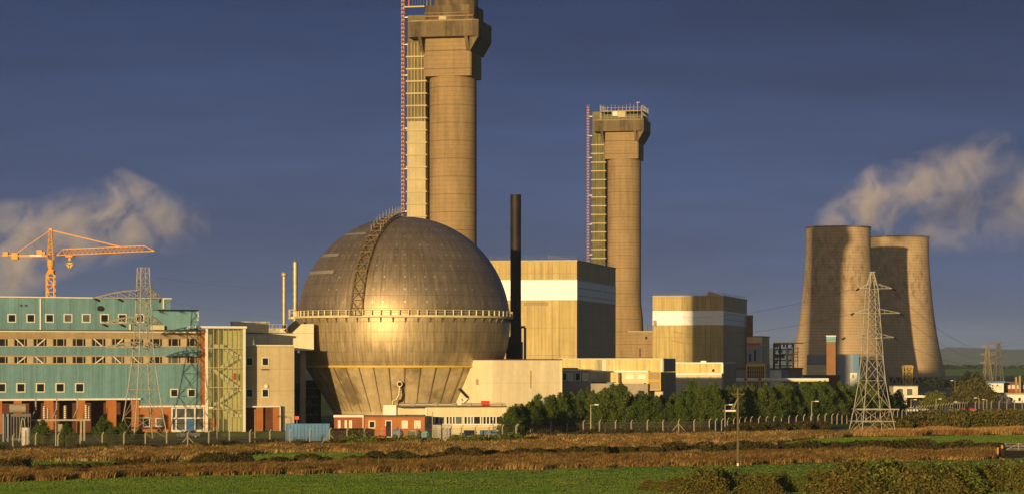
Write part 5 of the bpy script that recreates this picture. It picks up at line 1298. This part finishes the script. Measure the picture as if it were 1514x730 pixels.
# telegraph pole with its transformer fittings
D = DG(690.5); t = thing('telegraph_pole', 'brown wooden telegraph pole with small side fittings in the front field', 'telegraph pole', (X(1091, D), D, 0)); h = Z(573, D)
MB().tube((0,0,-.3),(0,0,h),.19,.13,10).build('pole', M_wood, t)
MB().bar((-.1,-.1,Z(606,D)),(-1.7,-.25,Z(606.5,D)),.16).bar((-.2,0,Z(607,D)),(-2,.3,Z(607.5,D)),.12).build('side_arm', M_white, t)
MB().bar((0,-.1,Z(588,D)),(-.9,-.2,Z(604,D)),.07).bar((0,.1,Z(589,D)),(-.6,.1,Z(604,D)),.07).build('stay', M_steel, t)
for x in (-1.9, -.2): MB().tube((x,-.2,Z(604.5,D)),(x,-.2,Z(608.8,D)),.12,.14,8).build('insulator', M_ins, t)
MB().bar((-.9,0,h-.8),(.9,0,h-.8),.12).bar((0,0,h-1.3),(.85,0,h-.8),.06).bar((0,0,h-1.3),(-.85,0,h-.8),.06).build('cross_arm', M_wood, t)
for x in (-.8,.8): MB().tube((x,0,h-.75),(x,0,h-.5),.06,n=6).build('insulator', M_ins, t)
MB().tube((-.02,-.2,.25),(-.02,-.2,.6),.14,n=10).build('base_guard', M_white, t)

# ---------------------------------------------------------------- yard things
FC = Frame(422, 470, 3); t = fthing('shipping_container', 'blue corrugated shipping container standing behind the fence below the dome', 'container', FC)
u0, u1 = FC.u(422), FC.u(487.5); zc_ = Z(626.5, 470)
MB().box(u0,u1,0,2.4,.12,zc_).build('body', M_blue, t)
b = MB()
for k in range(13): u = u0+.2+(u1-u0-.4)*k/12; b.box(u-.07,u+.07,-.09,-.002,.2,zc_-.1)
b.build('side_rib', mat('blue_rib_paint', (.05,.14,.29), .55), t)
MB().box(u0-.03,u1+.03,-.1,2.5,zc_-.001,zc_+.1).build('roof_rail', M_blue, t)
for u in (u0+.2,u1-.5): MB().box(u,u+.3,.2,2.2,-.05,.12).build('foot', M_darksteel, t)
D = 482; t = thing('warning_sign', 'small red sign on a thin post above the blue container', 'sign', (X(439, D), D, 0))
MB().tube((0,0,-.2),(0,0,Z(620,D)),.05).build('post', M_steel, t)
MB().prism([(-.38,-.05),(.38,-.05),(.38,-.01),(-.38,-.01)],Z(619.5,D),Z(614.5,D)).build('panel', M_red, t)
t = thing('equipment_cabinet', 'large grey metal cabinet on the yard in front of the workshop', 'cabinet', (X(654, 474), 474, 0), R(2))
MB().box(-1.75,1.75,0,1.6,0,2.75).build('body', M_tank, t); MB().box(-1.75,-.9,-.04,-.001,.1,2.65).build('door', mat('grey_door', (.36,.33,.31), .7), t); MB().box(-1.8,1.8,-.06,1.66,2.75,2.85).build('lid', M_grey, t); MB().tube((.5,-.03,.5),(.5,.01,.5),.16).build('vent', M_darksteel, t)
t = thing('storage_tank', 'grey blue horizontal tank in front of the orange part of the brick hut', 'tank', (X(588, 480), 480, 0))
MB().ball((0,.4,1.05),1.05,1.7,1.0,20,12).build('shell', M_greyblue, t, 60); MB().box(-.7,.7,-.3,1,0,.35).build('saddle', M_darksteel, t); MB().tube((0,.4,2.0),(0,.4,2.25),.2).build('filler_cap', M_darksteel, t)
t = thing('drum_tank', 'pale teal round tank end beside the grey cabinet', 'tank', (X(628.5, 479), 479, 0))
MB().tube((0,-.6,.95),(0,1.2,.95),.72,n=24).build('shell', M_tealpale, t, 40); MB().tube((0,-.68,.95),(0,-.6,.95),.55,.72,n=24).build('end_plate', M_tealpale, t); MB().box(-.6,.6,-.4,1,0,.4).build('saddle', M_darksteel, t)
t = thing('compressor', 'small dark machine on wheels between the two round tanks', 'machine', (X(612, 480), 480, 0))
MB().box(-1.1,1.0,-.5,.8,.5,1.5).build('body', M_darksteel, t); MB().box(-.7,.5,-.4,.7,1.5,1.85).build('hood', M_tan, t)
for x in (-.7,.6): MB().tube((x,-.62,.35),(x,-.5,.35),.35,n=16).build('wheel', M_rubber, t)
t = thing('waste_bin', 'green bin standing right of the grey cabinet', 'bin', (X(685, 478), 478, 0))
MB().prism([(-.6,-.5),(.6,-.5),(.6,.5),(-.6,.5)],.1,1.2).build('body', mat('dark_green_paint', (.04,.10,.05), .6), t); MB().box(-.66,.66,-.56,.56,1.2,1.3).build('lid', M_dark, t)
def trailer(px, D, L, label, wheel):
    t = thing('flat_trailer', label, 'trailer', (X(px, D), D, 0), R(4))
    MB().box(-L/2,L/2,-.9,.9,.75,1.55).build('body', M_blue, t); MB().box(-L/2-.9,-L/2,-.12,.12,.6,.75).build('tow_bar', M_darksteel, t)
    for s in (-1, 1):
        w = MB().tube((wheel,s*.75-.13,.55),(wheel,s*.75+.13,.55),.55,n=18).build('wheel', M_rubber, t, 40); MB().tube((wheel,s*.75-.15,.55),(wheel,s*.75+.15,.55),.24,n=12).build('rim', M_grey, w)
    MB().box(wheel-.75,wheel+.75,-1.0,-.85,1.1,1.25).build('mudguard', M_dark, t); MB().box(-L/2+.1,L/2-.1,-.75,.75,.55,.75).build('chassis', M_dark, t)
trailer(695, 487, 2.2, 'shorter blue trailer with one dark wheel before the workshop windows', .5); trailer(722, 487, 3.0, 'longer blue trailer with one dark wheel before the workshop windows', 1.0)
t = thing('blue_drum', 'blue drum standing at the left end of the pine belt', 'drum', (X(747, 490), 490, 0)); MB().tube((0,0,0),(0,0,1.4),.5,n=16).build('shell', M_blue, t, 40); MB().tube((0,0,1.4),(0,0,1.46),.53,n=16).build('lid', M_dark, t)
def car(px, D, rot, paint, label, sc=1.0):
    t = thing('parked_car', label, 'car', (X(px, D), D, pad(X(px, D), D)), R(rot)); t.scale = (sc,)*3
    pr = [(-2.1,.35),(2.1,.35),(2.12,.7),(1.9,.86),(1.0,.93),(.45,1.38),(-1.1,1.42),(-1.7,.98),(-2.1,.9)]
    b = MB(); b.vprism(pr, -.8, .8); body = b.build('body', paint, t)
    g = MB(); g.vprism([(.88,.95),(.40,1.33),(-.25,1.34),(-.25,.95)], -.815, .815).vprism([(-.35,.95),(-.35,1.34),(-1.05,1.36),(-1.55,.97)], -.814, .814); g.build('window', M_glass, t)
    MB().box(1.95,2.13,-.75,-.4,.6,.75).build('headlight', M_white, t); MB().box(1.95,2.13,.4,.75,.6,.75).build('headlight', M_white, t); MB().box(-2.16,2.18,-.7,.7,.38,.5).build('bumper', M_dark, t)
    for x in (-1.3,1.3):
        for s in (-1,1):
            w = MB().tube((x,s*.72-.1,.31),(x,s*.72+.1,.31),.31,n=16).build('wheel', M_rubber, t, 40); MB().tube((x,s*.72-.112,.31),(x,s*.72+.112,.31),.17,n=10).build('rim', M_grey, w)
M_car1 = mat('dark_blue_car_paint', (.05,.07,.11), .3, var=.05, spec=.5); M_car2 = mat('silver_car_paint', (.45,.45,.45), .3, metal=.3, var=.05); M_car3 = mat('white_car_paint', (.7,.7,.68), .35, var=.04); M_car4 = mat('red_car_paint', (.3,.03,.02), .35, var=.04)
car(279, 492, 184, M_car1, 'dark blue car parked on the forecourt outside the glazed entrance')
for px, D, rot, p, lab in ((1346,735,10,M_car3,'white car at the left end of the far right car park'),(1362,745,5,M_car2,'silver car in the far right car park below the white canopy'),(1392,740,0,M_car1,'dark car in the far right car park behind the scrub'),(1406,735,8,M_car3,'white car parked left of the round olive tree'),(1432,745,-5,M_car4,'red car parked in front of the round olive tree'),(960,552,5,M_car2,'silver car glimpsed through the fence below the pines')):
    car(px, D, rot, p, lab)
# switchgear in front of the offices
D = 470; t = thing('transformer', 'large grey transformer with a round conservator drum at the far left', 'transformer', (X(26, D), D, 0), R(12))
MB().box(-2.3,2.3,0,2.5,.2,Z(611,D)).build('tank', M_darksteel, t)
MB().tube((-1.4,1.0,Z(603,D)),(1.4,1.0,Z(603,D)),.8,n=20).build('conservator', M_grey, t, 40)
b = MB()
for k in range(9): b.box(-2.2+k*.5,-2.08+k*.5,-.5,-.002,.6,Z(615,D))
b.build('cooling_fin', M_darksteel, t)
MB().bar((-2.5,-.4,0),(-2.5,-.4,Z(611,D)),.3).bar((-1.7,-.5,0),(-1.7,-.5,Z(611,D)),.25).build('riser_pipe', M_greyblue, t)
b = MB(); b.bar((.2,-.8,0),(.7,-.8,4),.14).bar((1.6,-.8,0),(1.1,-.8,4),.14).bar((.4,-.8,1.8),(1.4,-.8,1.8),.1).bar((.7,-.8,4),(1.1,-.8,4),.12); b.build('stand', M_steel, t)
D = 448; t = thing('round_tank', 'short white round tank standing by the fence at the far left', 'tank', (X(38.5, D), D, 0))
MB().lathe([(.78,0),(.78,Z(631.5,D)),(.6,Z(631,D)),(.0,Z(630.4,D))],20).build('shell', M_tank, t, 40); b = MB().bar((.1,-.8,0),(.1,-.8,2.6),.12); b.build('seam', M_dark, t)
D = 474; t = thing('switchgear_frame', 'substation beam carrying striped insulator stacks before the brick pillars', 'switchgear', (X(92, D), D, 0), R(14))
def sx(px): return (X(px, D)-X(92, D))/.95
MB().box(sx(48),sx(131),-.25,.25,Z(621.5,D),Z(619,D)).build('beam', M_steel, t)
for px in (56, 118, 122.5): MB().bar((sx(px),0,0),(sx(px),0,Z(621.5,D)),.3).build('support', M_concpost, t)
for px, y0, y1, r in ((67,600,618.8,.38),(72,602,618.8,.3),(96,599,618.8,.4),(125,598,618.8,.4),(129,600,618.8,.28)):
    o = MB().tube((sx(px),0,Z(y1,D)),(sx(px),0,Z(y0,D)),r*.6,n=10).build('insulator', M_frame, t); b = MB(); n = 7
    for k in range(n): z = Z(y1,D)+(Z(y0,D)-Z(y1,D))*(k+.4)/n; b.lathe([(r*.5,z-.10),(r,z-.07),(r,z+.08),(r*.5,z+.12)],12,(sx(px),0))
    b.build('shed_ring', M_ins, o)
for px in (56, 85, 114):
    o = MB().tube((sx(px),1.2,Z(606,D)),(sx(px),1.2,Z(589,D)),.12,n=8).build('hanging_insulator', M_ins, t); b = MB()
    for k in range(7): z = Z(605,D)+(Z(590,D)-Z(605,D))*k/7; b.lathe([(.1,z),(.24,z+.05),(.1,z+.14)],10,(sx(px),1.2))
    b.build('shed_ring', M_frame, o); MB().bar((sx(px),1.2,Z(603,D)),(sx(px-6),.1,Z(617,D)),.14).build('link_bar', M_steel, t)
MB().box(sx(60),sx(66),-.6,.4,Z(640,D),Z(622,D)).box(sx(86),sx(92),-.6,.4,Z(643,D),Z(626,D)).build('control_box', M_grey, t)
# gate and posts at the right edge
D = 420; t = thing('field_gate', 'grey tubular field gate at the right edge of the green field', 'gate', (X(1503, D), D, 0))
L_ = (X(1522, D)-X(1490, D))/2
b = MB()
for z in (.2,.45,.7,.95,1.25): b.bar((-L_,0,z),(L_,0,z),.06)
for x in (-L_, L_, .3): b.bar((x,0,.15),(x,0,1.3),.08)
b.bar((-L_,0,.2),(L_*.3,0,1.25),.05).bar((L_*.3,0,1.25),(L_,0,.2),.05); b.build('frame', M_steel, t)
MB().bar((-L_-.15,0,-.2),(-L_-.15,0,1.5),.16).build('hinge_post', M_wood, t)
for px, yt, yb, lean, lab in ((1474.5, 661, 674.5, .02, 'orange lit wooden post, lower of the two beside the gate'), (1482, 657.5, 673, -.02, 'orange lit wooden post, taller of the two beside the gate')):
    D = DG(yb); t = MB().bar((0,0,-.2),(lean*3,0,Z(yt, D)),.30,.27).bar((lean*3,0,Z(yt,D)-.01),(lean*3,0,Z(yt,D)+.05),.27,.18).build('gate_post', mat('orange_timber', (.45,.23,.07), .85, var=.2, scale=3), None); t.location = (X(px, D), D, 0); tag(t, lab, 'post')
for px, py in ((338,700),(423,697),(560,690),(700,688),(805,684),(948,683),(31,704)):
    D = DG(py); t = MB().bar((0,0,-.2),(random.uniform(-.08,.08),0,1.35),.11).box(-.07,.07,-.07,.07,1.33,1.4).build('fence_stake', M_wood, None); t.location = (X(px, D), D, 0); tag(t, 'thin weathered wooden stake standing in the orange grass bank', 'stake', 'stakes in the grass bank')
# ---------------------------------------------------------------- steam
def steam(name, label, pts, radii, dens, seed, nscale, thr):
    """vapour drifting along a polyline: density from noise, thinning away from the axis"""
    P = [Vector(p) for p in pts]; o0 = P[0]
    b = MB(); n = 14; vs = []
    for i, (p, r) in enumerate(zip(P, radii)):
        d = (P[min(i+1, len(P)-1)] - P[max(i-1, 0)]).normalized(); a = Vector((0,1,0)); c = d.cross(a).normalized(); a = c.cross(d).normalized()
        vs += [(p - o0) + (c*math.cos(2*math.pi*k/n) + a*math.sin(2*math.pi*k/n)) * r for k in range(n)]
    m_ = len(P)
    b.add(vs, [(i*n+k, i*n+(k+1)%n, (i+1)*n+(k+1)%n, (i+1)*n+k) for i in range(m_-1) for k in range(n)] + [tuple(range(n))[::-1], tuple(range((m_-1)*n, m_*n))])
    m = bpy.data.materials.new(name); m.use_nodes = True; t = NT(m.node_tree)
    out = t.n('ShaderNodeOutputMaterial'); pv = t.n('ShaderNodeVolumePrincipled'); t.l(pv.outputs[0], out.inputs['Volume'])
    pv.inputs['Color'].default_value = (.86,.85,1.0,1); pv.inputs['Anisotropy'].default_value = -.1
    co = t.n('ShaderNodeTexCoord').outputs['Object']
    fall = None
    for i in range(m_ - 1):
        a, c = P[i]-o0, P[i+1]-o0; d = c - a; L2 = d.length_squared
        s = t.n('ShaderNodeVectorMath', operation='SUBTRACT'); t.l(co, s.inputs[0]); s.inputs[1].default_value = a
        dt = t.n('ShaderNodeVectorMath', operation='DOT_PRODUCT'); t.l(s.outputs[0], dt.inputs[0]); dt.inputs[1].default_value = d
        h = t.n('ShaderNodeMath', operation='DIVIDE', use_clamp=True); t.l(dt.outputs['Value'], h.inputs[0]); h.inputs[1].default_value = L2
        sc = t.n('ShaderNodeVectorMath', operation='SCALE'); sc.inputs[0].default_value = d; t.l(h.outputs[0], sc.inputs[3])
        s2 = t.n('ShaderNodeVectorMath', operation='SUBTRACT'); t.l(s.outputs[0], s2.inputs[0]); t.l(sc.outputs[0], s2.inputs[1])
        ln = t.n('ShaderNodeVectorMath', operation='LENGTH'); t.l(s2.outputs[0], ln.inputs[0])
        rad = t.math('MULTIPLY_ADD', h.outputs[0], radii[i+1]-radii[i], radii[i])
        f = t.math('SUBTRACT', 1.0, t.math('DIVIDE', ln.outputs['Value'], rad))
        wt = t.math('MULTIPLY_ADD', h.outputs[0], dens[i+1]-dens[i], dens[i]); 
        f = t.math('MULTIPLY', t.math('MAXIMUM', f, 0.0), wt)
        fall = f if fall is None else t.math('MAXIMUM', fall, f)
    mp = t.n('ShaderNodeVectorMath', operation='ADD'); t.l(co, mp.inputs[0]); mp.inputs[1].default_value = (seed*37.1, seed*11.3, seed*5.7)
    nz = t.n('ShaderNodeTexNoise'); t.l(mp.outputs[0], nz.inputs['Vector']); nz.inputs['Scale'].default_value = nscale; nz.inputs['Detail'].default_value = 5; nz.inputs['Roughness'].default_value = .62; nz.inputs['Distortion'].default_value = .6
    q = t.rng(nz.outputs[0], thr, thr + .20, 0, 1)
    dn = t.math('MULTIPLY', fall, q); t.l(dn, pv.inputs['Density'])
    m.cycles.volume_step_rate = 1.0
    o = b.build(name, m, None); o.location = o0; tag(o, label, 'steam', None, 'stuff'); return o
D = 1500
w_ = lambda px, py, d=D: (X(px, d), d, Z(py, d))
steam('steam_plume', 'pinkish steam drifting up and right from the nearer cooling tower', [w_(1222,338,1482), w_(1262,316), w_(1308,292), w_(1362,272), (w_(1425,246)), w_(1500,214)], [12, 17, 21, 19, 17, 15], [.07, .16, .18, .13, .07, .02], 1, .055, .43)
steam('steam_plume', 'faint steam trailing right from the rear cooling tower', [w_(1310,350,1596), w_(1370,328,1590), w_(1440,305,1590), w_(1590,285,1590)], [13, 22, 30, 36], [.07, .06, .045, .02], 4, .045, .45)
D = 1550
steam('steam_plume', 'pale steam cloud drifting behind the orange tower crane', [w_(-60,395), w_(10,372), w_(70,355), w_(130,335), w_(185,318), w_(240,332), w_(310,330)], [36, 32, 26, 26, 28, 22, 12], [.14, .15, .10, .09, .13, .07, .015], 7, .05, .45)

# ---------------------------------------------------------------- air
HZ = MB().box(-9500, 12500, -700, 15500, -3, 180).build('haze', (lambda: None)() or bpy.data.materials.new('haze_air'))
hm = HZ.data.materials[0]; hm.use_nodes = True; t = NT(hm.node_tree); out = t.n('ShaderNodeOutputMaterial'); pv = t.n('ShaderNodeVolumePrincipled')
pv.inputs['Color'].default_value = (.6,.76,1,1); pv.inputs['Density'].default_value = HAZE; pv.inputs['Anisotropy'].default_value = 0.0; t.l(pv.outputs[0], out.inputs['Volume'])
tag(HZ, 'thin haze filling the air over the whole site', 'haze', None, 'stuff')

# ---------------------------------------------------------------- sky, sun, camera
W = bpy.data.worlds.new('World'); SC.world = W; W.use_nodes = True; t = NT(W.node_tree)
out = t.n('ShaderNodeOutputWorld'); bg = t.n('ShaderNodeBackground'); t.l(bg.outputs[0], out.inputs[0])
sk = t.n('ShaderNodeTexSky'); sk.sky_type = 'NISHITA'; sk.sun_disc = False; sk.sun_elevation = SUN_EL; sk.sun_rotation = math.pi + SUN_AZ
sk.air_density = 1.2; sk.dust_density = 1.5; sk.ozone_density = 2.5; sk.altitude = 20
bg.inputs[1].default_value = SKY
# a slate cloud bank lies over the sky opposite the sun
co = t.n('ShaderNodeTexCoord').outputs['Generated']
sp = t.n('ShaderNodeSeparateXYZ'); t.l(co, sp.inputs[0])
cl = t.mix(t.rng(sp.outputs[2], -.01, .14, 0, 1), CLOUD_LO, CLOUD_HI)
nz = t.noise(co, 3.0, 5, .6, (1, 1, 6)); n2 = t.noise(co, 9.0, 5, .6, (1, 1, 9))
cl = t.scale(cl, t.math('MULTIPLY', t.rng(nz, .3, .7, .78, 1.2), t.rng(n2, .3, .7, .91, 1.09)))
fac = t.math('MULTIPLY', t.rng(sp.outputs[1], -.35, .45, 0, 1.0), t.rng(nz, .3, .7, .98, 1.0))
t.l(t.mix(fac, sk.outputs[0], cl), bg.inputs[0])
sl = bpy.data.lights.new('sun', 'SUN'); sl.energy = SUNE; sl.angle = R(.6); sl.color = SUNC
so = bpy.data.objects.new('sun', sl); COL.objects.link(so)
dirv = Vector((math.sin(SUN_AZ)*math.cos(SUN_EL), math.cos(SUN_AZ)*math.cos(SUN_EL), -math.sin(SUN_EL)))
so.rotation_euler = dirv.to_track_quat('-Z', 'Y').to_euler(); so.location = (-100, -50, 120)
cd = bpy.data.cameras.new('camera'); cam = bpy.data.objects.new('camera', cd); COL.objects.link(cam)
cam.location = (0, 0, EYE); cam.rotation_euler = (R(90), 0, 0)
cd.sensor_width = 36; cd.lens = 36 * FOC / 1514; cd.shift_y = (CY - 365) / 1514; cd.clip_start = .5; cd.clip_end = 40000
SC.camera = cam
vs_ = SC.view_settings; SC.display_settings.display_device = 'sRGB'; vs_.view_transform = 'Standard'; vs_.look = 'None'; vs_.exposure = EXPO; vs_.gamma = 1; vs_.use_curve_mapping = False
SC.render.engine = 'CYCLES'
cy = SC.cycles; cy.max_bounces = 5; cy.diffuse_bounces = 3; cy.glossy_bounces = 3; cy.transparent_max_bounces = 24; cy.volume_bounces = 1; cy.use_denoising = True
cy.volume_max_steps = 256; cy.use_adaptive_sampling = True
cy.sample_clamp_indirect = 6
